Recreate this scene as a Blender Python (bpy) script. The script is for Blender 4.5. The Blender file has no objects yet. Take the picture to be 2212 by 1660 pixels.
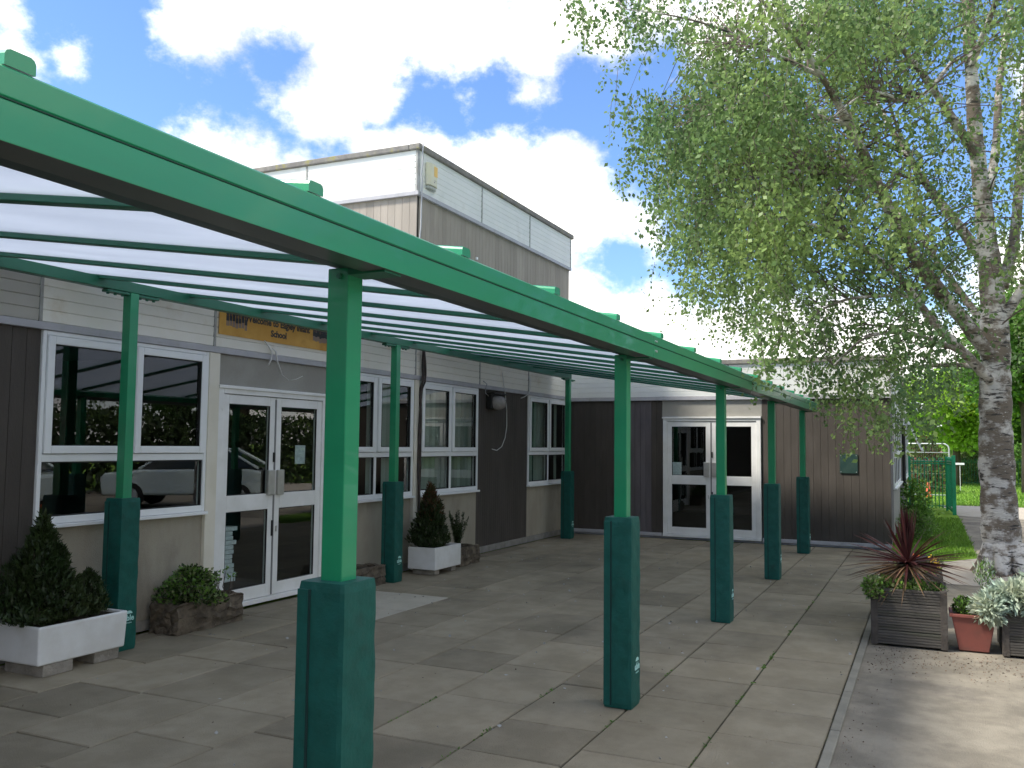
import bpy, bmesh, math, random
import numpy as np
from mathutils import Vector, Matrix
random.seed(7); rng = np.random.default_rng(11)
S = bpy.context.scene; COL = S.collection
R = math.radians

# ------------------------------------------------------------------ camera
FW = Vector((0.90432179, 0.42139568, 0.06802779)); RT = Vector((0.42170295, -0.90667345, 0.01048257)); UP = Vector((-0.0660963, -0.0192079, 0.99762836))
EYE = Vector((0, 0, 1.65)); FL = 1927.6
cd = bpy.data.cameras.new('camera'); cam = bpy.data.objects.new('camera', cd); COL.objects.link(cam)
cam.matrix_world = Matrix(((RT.x, UP.x, -FW.x, 0), (RT.y, UP.y, -FW.y, 0), (RT.z, UP.z, -FW.z, 1.65), (0, 0, 0, 1)))
cd.sensor_width = 36; cd.lens = 36*0.87142; cd.clip_end = 2000; cd.clip_start = 0.05
S.camera = cam
def vdir(px, py): return FW + RT*((px-1106)/FL) - UP*((py-830)/FL)
def at(px, py, depth): return EYE + vdir(px, py)*depth          # a point at real distance `depth` ahead
def sm(t): return t*t*(3-2*t)

# ------------------------------------------------------------------ materials
def newmat(name):
    m = bpy.data.materials.new(name); m.use_nodes = True
    nt = m.node_tree; nt.nodes.clear()
    return m, nt, nt.nodes, nt.links
def srgb(r, g, b):
    f = lambda c: (c/255/12.92) if c/255 <= .04045 else ((c/255+.055)/1.055)**2.4
    return (f(r), f(g), f(b), 1)
def mat(name, c1, c2=None, rough=.6, scale=3, det=6, bump=0, bscale=None, spec=.5, metal=0, lo=.35, hi=.65, island=0, stretch=(1, 1, 1), c3=None, s3=.6, lo3=.5, hi3=.7, coat=0, dist=0):
    m, nt, N, L = newmat(name)
    out = N.new('ShaderNodeOutputMaterial'); p = N.new('ShaderNodeBsdfPrincipled'); L.new(p.outputs[0], out.inputs[0])
    p.inputs['Roughness'].default_value = rough; p.inputs['Metallic'].default_value = metal
    p.inputs['Specular IOR Level'].default_value = spec; p.inputs['Coat Weight'].default_value = coat
    tc = N.new('ShaderNodeTexCoord'); mp = N.new('ShaderNodeMapping'); mp.inputs['Scale'].default_value = stretch
    L.new(tc.outputs['Object'], mp.inputs[0])
    def noise(sc, d=det):
        n = N.new('ShaderNodeTexNoise'); n.inputs['Scale'].default_value = sc; n.inputs['Detail'].default_value = d
        n.inputs['Roughness'].default_value = .62; n.inputs['Distortion'].default_value = dist
        L.new(mp.outputs[0], n.inputs[0]); return n
    def ramp(src, a, b):
        r = N.new('ShaderNodeMapRange'); r.interpolation_type = 'SMOOTHSTEP'; r.inputs[1].default_value = a; r.inputs[2].default_value = b
        L.new(src, r.inputs[0]); return r.outputs[0]
    def mix(f, a, b):
        x = N.new('ShaderNodeMix'); x.data_type = 'RGBA'
        if hasattr(f, 'links'): L.new(f, x.inputs[0])
        else: x.inputs[0].default_value = f
        for i, v in ((6, a), (7, b)):
            if hasattr(v, 'links'): L.new(v, x.inputs[i])
            else: x.inputs[i].default_value = v
        return x.outputs[2]
    col = c1
    if c2: col = mix(ramp(noise(scale).outputs[0], lo, hi), c1, c2)
    if c3: col = mix(ramp(noise(s3).outputs[0], lo3, hi3), col, c3)
    if island:
        g = N.new('ShaderNodeNewGeometry'); mr = N.new('ShaderNodeMapRange'); mr.inputs[3].default_value = 1-island; mr.inputs[4].default_value = 1+island
        L.new(g.outputs['Random Per Island'], mr.inputs[0])
        hs = N.new('ShaderNodeHueSaturation'); L.new(mr.outputs[0], hs.inputs['Value'])
        if hasattr(col, 'links'): L.new(col, hs.inputs['Color'])
        else: hs.inputs['Color'].default_value = col
        col = hs.outputs[0]
    if hasattr(col, 'links'): L.new(col, p.inputs['Base Color'])
    else: p.inputs['Base Color'].default_value = col
    if bump:
        b = N.new('ShaderNodeBump'); b.inputs['Strength'].default_value = bump; b.inputs['Distance'].default_value = .02
        L.new(noise(bscale or scale*6, 8).outputs[0], b.inputs['Height']); L.new(b.outputs[0], p.inputs['Normal'])
    return m
def leafmat(name, c1, c2, trans=.45, scale=1.2, isl=.35, rough=.45):
    m, nt, N, L = newmat(name)
    out = N.new('ShaderNodeOutputMaterial'); p = N.new('ShaderNodeBsdfPrincipled'); t = N.new('ShaderNodeBsdfTranslucent'); ms = N.new('ShaderNodeMixShader')
    ms.inputs[0].default_value = trans; L.new(p.outputs[0], ms.inputs[1]); L.new(t.outputs[0], ms.inputs[2]); L.new(ms.outputs[0], out.inputs[0])
    p.inputs['Roughness'].default_value = rough; p.inputs['Specular IOR Level'].default_value = .35
    tc = N.new('ShaderNodeTexCoord'); n = N.new('ShaderNodeTexNoise'); n.inputs['Scale'].default_value = scale; L.new(tc.outputs['Object'], n.inputs[0])
    r = N.new('ShaderNodeMapRange'); r.inputs[1].default_value = .35; r.inputs[2].default_value = .65; L.new(n.outputs[0], r.inputs[0])
    x = N.new('ShaderNodeMix'); x.data_type = 'RGBA'; L.new(r.outputs[0], x.inputs[0]); x.inputs[6].default_value = c1; x.inputs[7].default_value = c2
    g = N.new('ShaderNodeNewGeometry'); mr = N.new('ShaderNodeMapRange'); mr.inputs[3].default_value = 1-isl; mr.inputs[4].default_value = 1+isl
    L.new(g.outputs['Random Per Island'], mr.inputs[0]); hs = N.new('ShaderNodeHueSaturation'); L.new(mr.outputs[0], hs.inputs['Value']); L.new(x.outputs[2], hs.inputs['Color'])
    L.new(hs.outputs[0], p.inputs['Base Color']); L.new(hs.outputs[0], t.inputs['Color'])
    return m

M = {}
M['green'] = mat('green_paint', (.014, .26, .115, 1), (.018, .29, .13, 1), rough=.30, scale=2, bump=.03, bscale=300, coat=.2, c3=(.045, .24, .13, 1), s3=1.1, lo3=.5, hi3=.85, stretch=(.35, 1, 1.6))
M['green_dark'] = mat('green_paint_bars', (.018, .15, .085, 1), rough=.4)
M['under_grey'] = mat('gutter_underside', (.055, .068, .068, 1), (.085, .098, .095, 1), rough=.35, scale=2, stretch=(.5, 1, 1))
M['under_dark'] = mat('inner_underside', (.018, .04, .036, 1), rough=.45)  # inner band of the beam's underside, darker than the outer band
M['groove'] = mat('groove_dark', (.006, .05, .03, 1), rough=.7)
M['pad'] = mat('pad_vinyl', (.006, .082, .067, 1), (.008, .10, .082, 1), rough=.55, scale=14, bump=.5, bscale=9, spec=.35, c3=(.012, .055, .046, 1), s3=5, lo3=.55, hi3=.8)
M['padseam'] = mat('pad_seam', (.004, .03, .028, 1), rough=.8)
M['logo'] = mat('logo_print', (.42, .72, .68, 1), rough=.6)
M['bolt'] = mat('bolt_zinc', (.65, .68, .66, 1), rough=.35, metal=.6)
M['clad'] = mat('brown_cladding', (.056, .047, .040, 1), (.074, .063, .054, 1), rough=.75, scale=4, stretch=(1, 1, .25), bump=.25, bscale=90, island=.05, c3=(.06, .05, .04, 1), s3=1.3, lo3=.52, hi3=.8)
M['clad_top'] = mat('tan_cladding', (.32, .285, .245, 1), (.375, .335, .29, 1), rough=.8, scale=4, stretch=(1, 1, .25), bump=.2, bscale=90, island=.08)  # much paler than the brown cladding of the lower walls
M['clad_grey'] = mat('grey_cladding', (.10, .088, .095, 1), (.135, .12, .13, 1), rough=.75, scale=6, stretch=(1, 1, .2), bump=.25, bscale=90, island=.1)
M['fascia'] = mat('white_boards', (.82, .80, .72, 1), (.86, .84, .78, 1), rough=.55, scale=1.7, bump=.05, bscale=30, island=.03, c3=(.68, .61, .48, 1), s3=2.6, lo3=.56, hi3=.82)
M['fascia_hi'] = mat('white_boards_clean', (.76, .78, .76, 1), (.82, .83, .81, 1), rough=.5, scale=1.7, island=.02, c3=(.64, .64, .60, 1), s3=2, lo3=.55, hi3=.8)
M['gap'] = mat('board_gap', (.12, .12, .11, 1), rough=.9)
M['strip'] = mat('joint_strip', (.40, .41, .40, 1), (.30, .30, .28, 1), rough=.6, scale=12)
M['coping'] = mat('felt_coping', (.19, .18, .175, 1), (.26, .25, .23, 1), rough=.9, scale=7, bump=.3, c3=(.30, .28, .10, 1), s3=5, lo3=.56, hi3=.72)
M['trim'] = mat('grey_trim', (.40, .40, .43, 1), (.46, .46, .49, 1), rough=.5, scale=5, c3=(.30, .28, .25, 1), s3=7, lo3=.55, hi3=.8)
M['render'] = mat('rendered_panel', (.34, .305, .24, 1), (.40, .365, .295, 1), rough=.9, scale=2.5, bump=.5, bscale=130, c3=(.20, .18, .15, 1), s3=2.2, lo3=.48, hi3=.85, stretch=(1, 1, .45))
M['render_grey'] = mat('grey_rendered_panel', (.31, .30, .27, 1), (.36, .35, .32, 1), rough=.9, scale=2.5, bump=.35, bscale=130)
M['cream'] = mat('cream_paint', (.72, .68, .57, 1), (.78, .74, .64, 1), rough=.5, scale=3)
M['pvc'] = mat('white_pvc', (.86, .88, .89, 1), (.82, .84, .85, 1), rough=.3, scale=2)
M['dooralu'] = mat('white_door_paint', (.86, .86, .85, 1), (.78, .78, .76, 1), rough=.4, scale=3.5, c3=(.45, .42, .36, 1), s3=11, lo3=.66, hi3=.85)
M['seal'] = mat('black_seal', (.02, .02, .02, 1), rough=.8)
M['sealgrey'] = mat('grey_seal', (.2, .2, .2, 1), rough=.8)
M['steel'] = mat('brushed_plate', (.50, .49, .46, 1), (.58, .57, .54, 1), rough=.38, metal=.7, scale=8)
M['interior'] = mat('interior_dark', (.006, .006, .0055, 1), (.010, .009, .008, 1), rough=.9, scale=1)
M['blind'] = mat('blind_fabric', (.30, .345, .315, 1), rough=.8, island=.3)
M['paper'] = mat('paper', (.62, .66, .70, 1), (.5, .53, .58, 1), rough=.8, scale=30)
M['concrete'] = mat('plinth_concrete', (.30, .29, .265, 1), (.22, .21, .19, 1), rough=.95, scale=6, bump=.4, bscale=60)
M['slab'] = mat('paving_slab', (.265, .23, .165, 1), (.325, .285, .21, 1), rough=.9, scale=3.2, bump=.6, bscale=110, island=.17, c3=(.17, .15, .11, 1), s3=.55, lo3=.45, hi3=.75, spec=.3)
M['slab_new'] = mat('pale_paving_slab', (.40, .375, .31, 1), (.45, .42, .35, 1), rough=.88, scale=3, bump=.3, bscale=140, spec=.3)
M['joint'] = mat('joint_soil', (.04, .036, .022, 1), (.085, .078, .05, 1), rough=1, scale=4, bump=.6, c3=(.05, .07, .02, 1), s3=3)
M['kerb'] = mat('kerb_edging', (.26, .245, .20, 1), (.20, .19, .155, 1), rough=.9, scale=4, bump=.3, bscale=100, island=.08)
M['asphalt'] = mat('worn_asphalt', (.20, .18, .145, 1), (.31, .28, .225, 1), rough=.95, scale=2.2, bump=.7, bscale=110, c3=(.14, .125, .11, 1), s3=.8, lo3=.5, hi3=.72, spec=.2)
M['path'] = mat('beige_path', (.38, .34, .285, 1), (.44, .40, .34, 1), rough=.95, scale=3, bump=.3, bscale=60, spec=.2)
M['grass'] = mat('field_grass', (.15, .27, .03, 1), (.20, .34, .045, 1), rough=.95, scale=.9, bump=1, bscale=30, spec=.1, c3=(.26, .25, .09, 1), s3=1.1, lo3=.5, hi3=.8)
M['stone'] = mat('rough_stone', (.16, .13, .095, 1), (.075, .06, .045, 1), rough=1, scale=9, bump=1, bscale=22, c3=(.24, .21, .16, 1), s3=16, lo3=.6, hi3=.75)
M['whitepot'] = mat('white_glazed_trough', (.78, .79, .80, 1), (.68, .68, .67, 1), rough=.3, scale=3, c3=(.36, .30, .22, 1), s3=5, lo3=.66, hi3=.85, bump=.05)
M['block'] = mat('concrete_block', (.36, .33, .29, 1), (.25, .23, .20, 1), rough=1, scale=10, bump=.8)
M['soil'] = mat('soil', (.035, .026, .018, 1), (.06, .045, .03, 1), rough=1, scale=20, bump=1)
M['wood'] = mat('weathered_decking', (.058, .052, .044, 1), (.095, .086, .074, 1), rough=.85, scale=5, stretch=(1, .25, 4), bump=.5, bscale=50, island=.15, c3=(.065, .07, .045, 1), s3=3)
M['wood_post'] = mat('planter_corner_wood', (.05, .042, .035, 1), (.08, .07, .06, 1), rough=.9, scale=10, bump=.5)
M['terracotta'] = mat('terracotta_plastic', (.22, .065, .05, 1), (.16, .055, .042, 1), rough=.6, scale=4, c3=(.13, .09, .07, 1), s3=4, lo3=.5, hi3=.8)
M['cable_w'] = mat('white_cable', (.7, .7, .68, 1), rough=.5)
M['cable_b'] = mat('black_cable', (.03, .025, .025, 1), (.07, .05, .04, 1), rough=.7, scale=14)
M['cable_g'] = mat('grey_cable', (.42, .43, .45, 1), rough=.6)
M['banner'] = mat('orange_banner', (.60, .32, .055, 1), (.68, .39, .085, 1), rough=.6, scale=2.6, c3=(.50, .26, .04, 1), s3=2)
M['print'] = mat('banner_print', (.045, .05, .055, 1), rough=.7)
M['print_skin'] = mat('banner_figures', (.42, .23, .18, 1), rough=.7)
M['print_grey'] = mat('banner_figures_grey', (.22, .20, .22, 1), rough=.7)
M['belly'] = mat('aged_plastic', (.72, .70, .52, 1), (.66, .64, .50, 1), rough=.45, scale=4)
M['belly_y'] = mat('yellow_label', (.85, .55, .14, 1), rough=.5)
M['lens'] = mat('grey_lens', (.40, .42, .38, 1), rough=.35)
M['floodbody'] = mat('flood_body', (.02, .02, .02, 1), rough=.5)
M['floodlens'] = mat('flood_lens', (.36, .33, .31, 1), (.28, .26, .25, 1), rough=.25, scale=8)
M['plate'] = mat('green_metal_plate', (.022, .055, .05, 1), (.035, .07, .06, 1), rough=.3, scale=6, coat=.4)
M['galv'] = mat('galvanised', (.62, .66, .66, 1), rough=.4, metal=.4)
M['fence'] = mat('fence_green', (.015, .33, .15, 1), (.012, .25, .11, 1), rough=.45, scale=4)
M['fence_far'] = mat('fence_green_dark', (.012, .13, .06, 1), rough=.5)
M['cone'] = mat('orange_plastic', (.75, .13, .05, 1), rough=.5)
M['bark2'] = mat('dark_bark', (.055, .042, .032, 1), (.09, .07, .055, 1), rough=1, scale=4, stretch=(4, 4, .6), bump=1)
M['twig'] = mat('twig_bark', (.075, .055, .045, 1), (.12, .095, .08, 1), rough=.9, scale=8)
M['leaf_birch'] = leafmat('birch_leaf', (.105, .19, .07, 1), (.25, .345, .105, 1), trans=.5, scale=.7, isl=.45)
M['leaf_maple'] = leafmat('bright_leaf', (.24, .44, .05, 1), (.36, .54, .07, 1), trans=.45, scale=.4)
M['leaf_dark'] = leafmat('dark_leaf', (.07, .17, .025, 1), (.13, .27, .04, 1), trans=.35, scale=.5)
M['leaf_mid'] = leafmat('mid_leaf', (.11, .24, .04, 1), (.19, .34, .06, 1), trans=.35, scale=.7)
M['leaf_conifer'] = leafmat('conifer_needle', (.022, .042, .012, 1), (.035, .055, .015, 1), trans=.15, scale=3)
M['leaf_rust'] = leafmat('rusty_needle', (.12, .035, .02, 1), (.06, .05, .02, 1), trans=.15, scale=6)
M['leaf_var'] = leafmat('variegated_leaf', (.30, .34, .16, 1), (.05, .11, .035, 1), trans=.2, scale=22, isl=.3)
M['leaf_silver'] = leafmat('silver_leaf', (.46, .50, .36, 1), (.34, .44, .36, 1), trans=.2, scale=5, isl=.25)
M['leaf_lime'] = leafmat('lime_blade', (.24, .42, .08, 1), (.16, .33, .06, 1), trans=.4, scale=6)
M['leaf_grass'] = leafmat('grass_blade', (.19, .34, .045, 1), (.14, .28, .04, 1), trans=.4, scale=1.5)
M['leaf_purple'] = leafmat('purple_blade', (.075, .024, .024, 1), (.045, .016, .016, 1), trans=.25, scale=5, isl=.35, rough=.35)
M['leaf_straw'] = leafmat('purple_blade_faded', (.22, .14, .08, 1), (.13, .085, .05, 1), trans=.3, scale=8, isl=.3)
M['leaf_hedge'] = leafmat('hedge_leaf', (.12, .20, .03, 1), (.18, .27, .06, 1), trans=.3, scale=.6)
M['petal'] = mat('orange_petal', (.8, .16, .04, 1), rough=.6)
M['petal_y'] = mat('yellow_petal', (.8, .5, .04, 1), rough=.6)
M['litter'] = mat('leaf_litter', (.10, .06, .045, 1), (.22, .17, .12, 1), rough=1, scale=30, island=.5)
M['carpaint'] = mat('silver_car_paint', (.72, .84, .84, 1), rough=.25, metal=.0, coat=1)
M['carglass'] = mat('car_glass', (.02, .03, .03, 1), rough=.05)
M['tyre'] = mat('tyre', (.02, .02, .02, 1), rough=.9)

# window glass: clear pane with a fresnel reflection
m, nt, N, L = newmat('window_glass')
o = N.new('ShaderNodeOutputMaterial'); g = N.new('ShaderNodeBsdfGlossy'); g.inputs['Roughness'].default_value = 0.0
t = N.new('ShaderNodeBsdfTransparent'); t.inputs[0].default_value = (.93, .97, .95, 1); ms = N.new('ShaderNodeMixShader'); fr = N.new('ShaderNodeFresnel'); fr.inputs[0].default_value = 1.52
ad = N.new('ShaderNodeMath'); ad.operation = 'MULTIPLY_ADD'; ad.inputs[1].default_value = 1.5; ad.inputs[2].default_value = .04; ad.use_clamp = True
gb = N.new('ShaderNodeNewGeometry'); iv = N.new('ShaderNodeMath'); iv.operation = 'SUBTRACT'; iv.inputs[0].default_value = 1.0; L.new(gb.outputs['Backfacing'], iv.inputs[1])
mu = N.new('ShaderNodeMath'); mu.operation = 'MULTIPLY'      # the pane mirrors once, on the side light enters
L.new(fr.outputs[0], ad.inputs[0]); L.new(ad.outputs[0], mu.inputs[0]); L.new(iv.outputs[0], mu.inputs[1]); L.new(mu.outputs[0], ms.inputs[0]); L.new(t.outputs[0], ms.inputs[1]); L.new(g.outputs[0], ms.inputs[2]); L.new(ms.outputs[0], o.inputs[0])
M['glass'] = m
# opal polycarbonate
m, nt, N, L = newmat('opal_polycarbonate')
o = N.new('ShaderNodeOutputMaterial'); p = N.new('ShaderNodeBsdfPrincipled'); p.inputs['Base Color'].default_value = (.60, .62, .66, 1); p.inputs['Roughness'].default_value = .35
t = N.new('ShaderNodeBsdfTranslucent'); ms = N.new('ShaderNodeMixShader'); ms.inputs[0].default_value = .64
tcn = N.new('ShaderNodeTexCoord'); mpn = N.new('ShaderNodeMapping'); mpn.inputs['Scale'].default_value = (1.6, .35, 1); L.new(tcn.outputs['Object'], mpn.inputs[0])
pn = N.new('ShaderNodeTexNoise'); pn.inputs['Scale'].default_value = 2.2; pn.inputs['Detail'].default_value = 7; L.new(mpn.outputs[0], pn.inputs[0])
pr_ = N.new('ShaderNodeMapRange'); pr_.inputs[1].default_value = .35; pr_.inputs[2].default_value = .7; L.new(pn.outputs[0], pr_.inputs[0])
pm = N.new('ShaderNodeMix'); pm.data_type = 'RGBA'; L.new(pr_.outputs[0], pm.inputs[0]); pm.inputs[6].default_value = (.76, .81, .89, 1); pm.inputs[7].default_value = (.66, .71, .79, 1); L.new(pm.outputs[2], t.inputs[0])
tc = N.new('ShaderNodeTexCoord'); wv = N.new('ShaderNodeTexWave'); wv.bands_direction = 'X'; wv.inputs['Scale'].default_value = 28; wv.inputs['Distortion'].default_value = .3
L.new(tc.outputs['Object'], wv.inputs[0]); b = N.new('ShaderNodeBump'); b.inputs['Strength'].default_value = .12; b.inputs['Distance'].default_value = .01
L.new(wv.outputs['Fac'], b.inputs['Height']); L.new(b.outputs[0], p.inputs['Normal'])
L.new(p.outputs[0], ms.inputs[1]); L.new(t.outputs[0], ms.inputs[2]); L.new(ms.outputs[0], o.inputs[0])
M['poly'] = m
# birch bark: white with horizontal dark lenticels, grey-brown rough zones
m, nt, N, L = newmat('birch_bark')
o = N.new('ShaderNodeOutputMaterial'); p = N.new('ShaderNodeBsdfPrincipled'); p.inputs['Roughness'].default_value = .8; L.new(p.outputs[0], o.inputs[0])
tc = N.new('ShaderNodeTexCoord')
def nz(scale, st, d=6):
    mp = N.new('ShaderNodeMapping'); mp.inputs['Scale'].default_value = st; L.new(tc.outputs['Object'], mp.inputs[0])
    n = N.new('ShaderNodeTexNoise'); n.inputs['Scale'].default_value = scale; n.inputs['Detail'].default_value = d; n.inputs['Roughness'].default_value = .65; L.new(mp.outputs[0], n.inputs[0]); return n
def rg(n, a, bb):
    r = N.new('ShaderNodeMapRange'); r.inputs[1].default_value = a; r.inputs[2].default_value = bb; r.interpolation_type = 'SMOOTHSTEP'; L.new(n.outputs[0], r.inputs[0]); return r
def mx(f, a, bb):
    x = N.new('ShaderNodeMix'); x.data_type = 'RGBA'; L.new(f.outputs[0], x.inputs[0])
    for i, v in ((6, a), (7, bb)):
        if isinstance(v, tuple): x.inputs[i].default_value = v
        else: L.new(v.outputs[2], x.inputs[i])
    return x
c = mx(rg(nz(2.2, (1, 1, 1.6), 5), .41, .54), (.64, .61, .57, 1), (.19, .155, .12, 1))
c = mx(rg(nz(5, (1, 1, 5)), .55, .62), c, (.055, .05, .045, 1))
c = mx(rg(nz(14, (1, 1, 3.5)), .60, .68), c, (.72, .70, .67, 1))
L.new(c.outputs[2], p.inputs['Base Color']); b = N.new('ShaderNodeBump'); b.inputs['Strength'].default_value = .8; b.inputs['Distance'].default_value = .03
L.new(nz(9, (1, 1, 3), 8).outputs[0], b.inputs['Height']); L.new(b.outputs[0], p.inputs['Normal'])
M['birch'] = m

# ------------------------------------------------------------------ mesh helpers
class MB:
    def __init__(s): s.v = []; s.f = []; s.m = []; s.T = None; s.mi = 0
    def _p(s, p): return tuple(s.T(*p)) if s.T else tuple(p)
    def add(s, vs, fs):
        n = len(s.v); s.v += [s._p(p) for p in vs]; s.f += [tuple(n+i for i in f) for f in fs]; s.m += [s.mi]*len(fs); return s
    def box(s, x0, x1, y0, y1, z0, z1):
        x0, x1 = sorted((x0, x1)); y0, y1 = sorted((y0, y1)); z0, z1 = sorted((z0, z1))
        return s.add([(x0, y0, z0), (x1, y0, z0), (x1, y1, z0), (x0, y1, z0), (x0, y0, z1), (x1, y0, z1), (x1, y1, z1), (x0, y1, z1)],
                     [(0, 3, 2, 1), (4, 5, 6, 7), (0, 1, 5, 4), (1, 2, 6, 5), (2, 3, 7, 6), (3, 0, 4, 7)])
    def prism(s, prof, axis, a0, a1):
        n = len(prof)
        f = {'x': lambda q, a: (a, q[0], q[1]), 'y': lambda q, a: (q[0], a, q[1]), 'z': lambda q, a: (q[0], q[1], a)}[axis]
        return s.add([f(q, a0) for q in prof]+[f(q, a1) for q in prof],
                     [tuple(range(n)), tuple(range(2*n-1, n-1, -1))]+[(i, (i+1) % n, n+(i+1) % n, n+i) for i in range(n)])
    def tube(s, pts, rad, n=6, cap=True):
        pts = [Vector(p) for p in pts]
        if not hasattr(rad, '__len__'): rad = [rad]*len(pts)
        vs = []; fs = []; prev = None
        for i, p in enumerate(pts):
            d = (pts[min(i+1, len(pts)-1)]-pts[max(i-1, 0)])
            d = d.normalized() if d.length > 1e-9 else Vector((0, 0, 1))
            if prev is None: a = d.orthogonal().normalized()
            else:
                a = prev-d*prev.dot(d); a = a.normalized() if a.length > 1e-6 else d.orthogonal().normalized()
            prev = a; b = d.cross(a)
            for k in range(n):
                w = 2*math.pi*k/n; vs.append(tuple(p+(a*math.cos(w)+b*math.sin(w))*rad[i]))
        for i in range(len(pts)-1):
            for k in range(n): fs.append((i*n+k, i*n+(k+1) % n, (i+1)*n+(k+1) % n, (i+1)*n+k))
        if cap: fs += [tuple(range(n-1, -1, -1)), tuple((len(pts)-1)*n+k for k in range(n))]
        return s.add(vs, fs)
    def build(s, name, mats, parent=None, bevel=0, smooth=False, recalc=True, seg=2):
        me = bpy.data.meshes.new(name); off = wloc(parent)
        me.from_pydata([(p[0]-off.x, p[1]-off.y, p[2]-off.z) for p in s.v], [], s.f)
        mats = mats if isinstance(mats, (list, tuple)) else [mats]
        for q in mats: me.materials.append(M[q])
        if len(mats) > 1: me.polygons.foreach_set('material_index', s.m)
        if recalc:
            bm = bmesh.new(); bm.from_mesh(me); bmesh.ops.recalc_face_normals(bm, faces=bm.faces); bm.to_mesh(me); bm.free()
        if smooth: me.polygons.foreach_set('use_smooth', [True]*len(me.polygons))
        o = bpy.data.objects.new(name, me); COL.objects.link(o)
        if parent: o.parent = parent
        if bevel:
            md = o.modifiers.new('bevel', 'BEVEL'); md.width = bevel; md.segments = seg; md.limit_method = 'ANGLE'; md.angle_limit = R(40)
        return o
def wloc(o):
    v = Vector((0, 0, 0))
    while o: v = v+Vector(o.location); o = o.parent
    return v
def tag(o, label=None, cat=None, group=None, kind=None):
    for k, v in (('label', label), ('category', cat), ('group', group), ('kind', kind)):
        if v: o[k] = v
    return o
def thing(name, loc, label, cat, group=None):
    o = bpy.data.objects.new(name, None); COL.objects.link(o); o.location = loc; o.empty_display_size = .2
    return tag(o, label, cat, group)
def dup(root, loc, label):
    r = root.copy(); COL.objects.link(r); r.location = loc; r['label'] = label
    def rec(a, b):
        for ch in [c for c in a.children if c.name in names]:
            c = ch.copy(); COL.objects.link(c); c.parent = b; rec(ch, c)
    names = {o.name for o in S.objects}
    rec(root, r); return r
def cards(name, P, mats, parent=None, size=.05, asp=.6, dirs=None, sv=.35, bend=.0, mi=None):
    """many small separate four-sided leaves at points P; dirs = preferred leaf axis"""
    P = np.asarray(P, float); n = len(P)
    a = rng.normal(size=(n, 3)) if dirs is None else np.asarray(dirs, float)+rng.normal(size=(n, 3))*.45
    a /= np.linalg.norm(a, axis=1)[:, None]+1e-9
    b = np.cross(a, rng.normal(size=(n, 3))); b /= np.linalg.norm(b, axis=1)[:, None]+1e-9
    c = np.cross(a, b)
    L_ = size*(1+sv*rng.uniform(-1, 1, n))[:, None]; W = L_*asp
    V = np.empty((n, 4, 3)); V[:, 0] = P; V[:, 1] = P+a*L_*.45+b*W*.5+c*L_*.06; V[:, 2] = P+a*L_; V[:, 3] = P+a*L_*.45-b*W*.5+c*L_*.06
    off = wloc(parent); V -= np.array([off.x, off.y, off.z])
    me = bpy.data.meshes.new(name); me.vertices.add(4*n); me.vertices.foreach_set('co', V.reshape(-1))
    me.loops.add(4*n); me.loops.foreach_set('vertex_index', np.arange(4*n, dtype=np.int32))
    me.polygons.add(n); me.polygons.foreach_set('loop_start', np.arange(0, 4*n, 4, dtype=np.int32))
    mats = mats if isinstance(mats, (list, tuple)) else [mats]
    for q in mats: me.materials.append(M[q])
    if len(mats) > 1:
        idx = mi if mi is not None else rng.integers(0, len(mats), n)
        me.polygons.foreach_set('material_index', np.asarray(idx, dtype=np.int32))
    me.update(calc_edges=True); me.validate()
    o = bpy.data.objects.new(name, me); COL.objects.link(o)
    if parent: o.parent = parent
    return o
def blades(mb, base, dirs_len, w, droop=.3, seg=5):
    """tapered arching strap leaves"""
    for (d, Ln) in dirs_len:
        d = Vector(d).normalized(); side = d.cross(Vector((0, 0, 1)));
        side = side.normalized() if side.length > 1e-4 else Vector((1, 0, 0))
        side.rotate(Matrix.Rotation(random.uniform(-.6, .6), 3, d))
        vs = []
        for i in range(seg+1):
            t_ = i/seg; p = Vector(base)+d*Ln*t_+Vector((0, 0, -1))*droop*Ln*t_*t_
            ww = w*(0.45+1.1*t_*(1-t_)*1.6)*(1-t_)**.35 if i < seg else 0.0008
            vs += [tuple(p-side*ww/2), tuple(p+side*ww/2)]
        mb.add(vs, [(2*i, 2*i+1, 2*i+3, 2*i+2) for i in range(seg)])
def text_into(mb, s, size, P, mi, align='CENTER', depth=.002, bold=0):
    """text as thin solid letters; P maps (x, y, d) of the text plane to world"""
    cu = bpy.data.curves.new('t', 'FONT'); cu.body = s; cu.size = size; cu.align_x = align; cu.extrude = depth; cu.offset = bold; cu.resolution_u = 3
    ob = bpy.data.objects.new('t', cu); COL.objects.link(ob); bpy.context.view_layer.update()
    me = bpy.data.meshes.new_from_object(ob.evaluated_get(bpy.context.evaluated_depsgraph_get()))
    old = mb.mi; T = mb.T; mb.mi = mi; mb.T = None
    mb.add([tuple(P(v.co.x, v.co.y, v.co.z)) for v in me.vertices], [tuple(p.vertices) for p in me.polygons])
    mb.mi = old; mb.T = T
    bpy.data.objects.remove(ob); bpy.data.curves.remove(cu); bpy.data.meshes.remove(me)

YW = 6.2; XF = 15.85; YS = .56           # left wall plane, far wall plane, side wall plane
TL = lambda u, d, z: (u, YW-d, z)         # d = outwards
TF = lambda u, d, z: (XF-d, u, z)
TS = lambda u, d, z: (u, YS-d, z)
def TX(x0): return lambda u, d, z: (x0-d, u, z)

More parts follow.
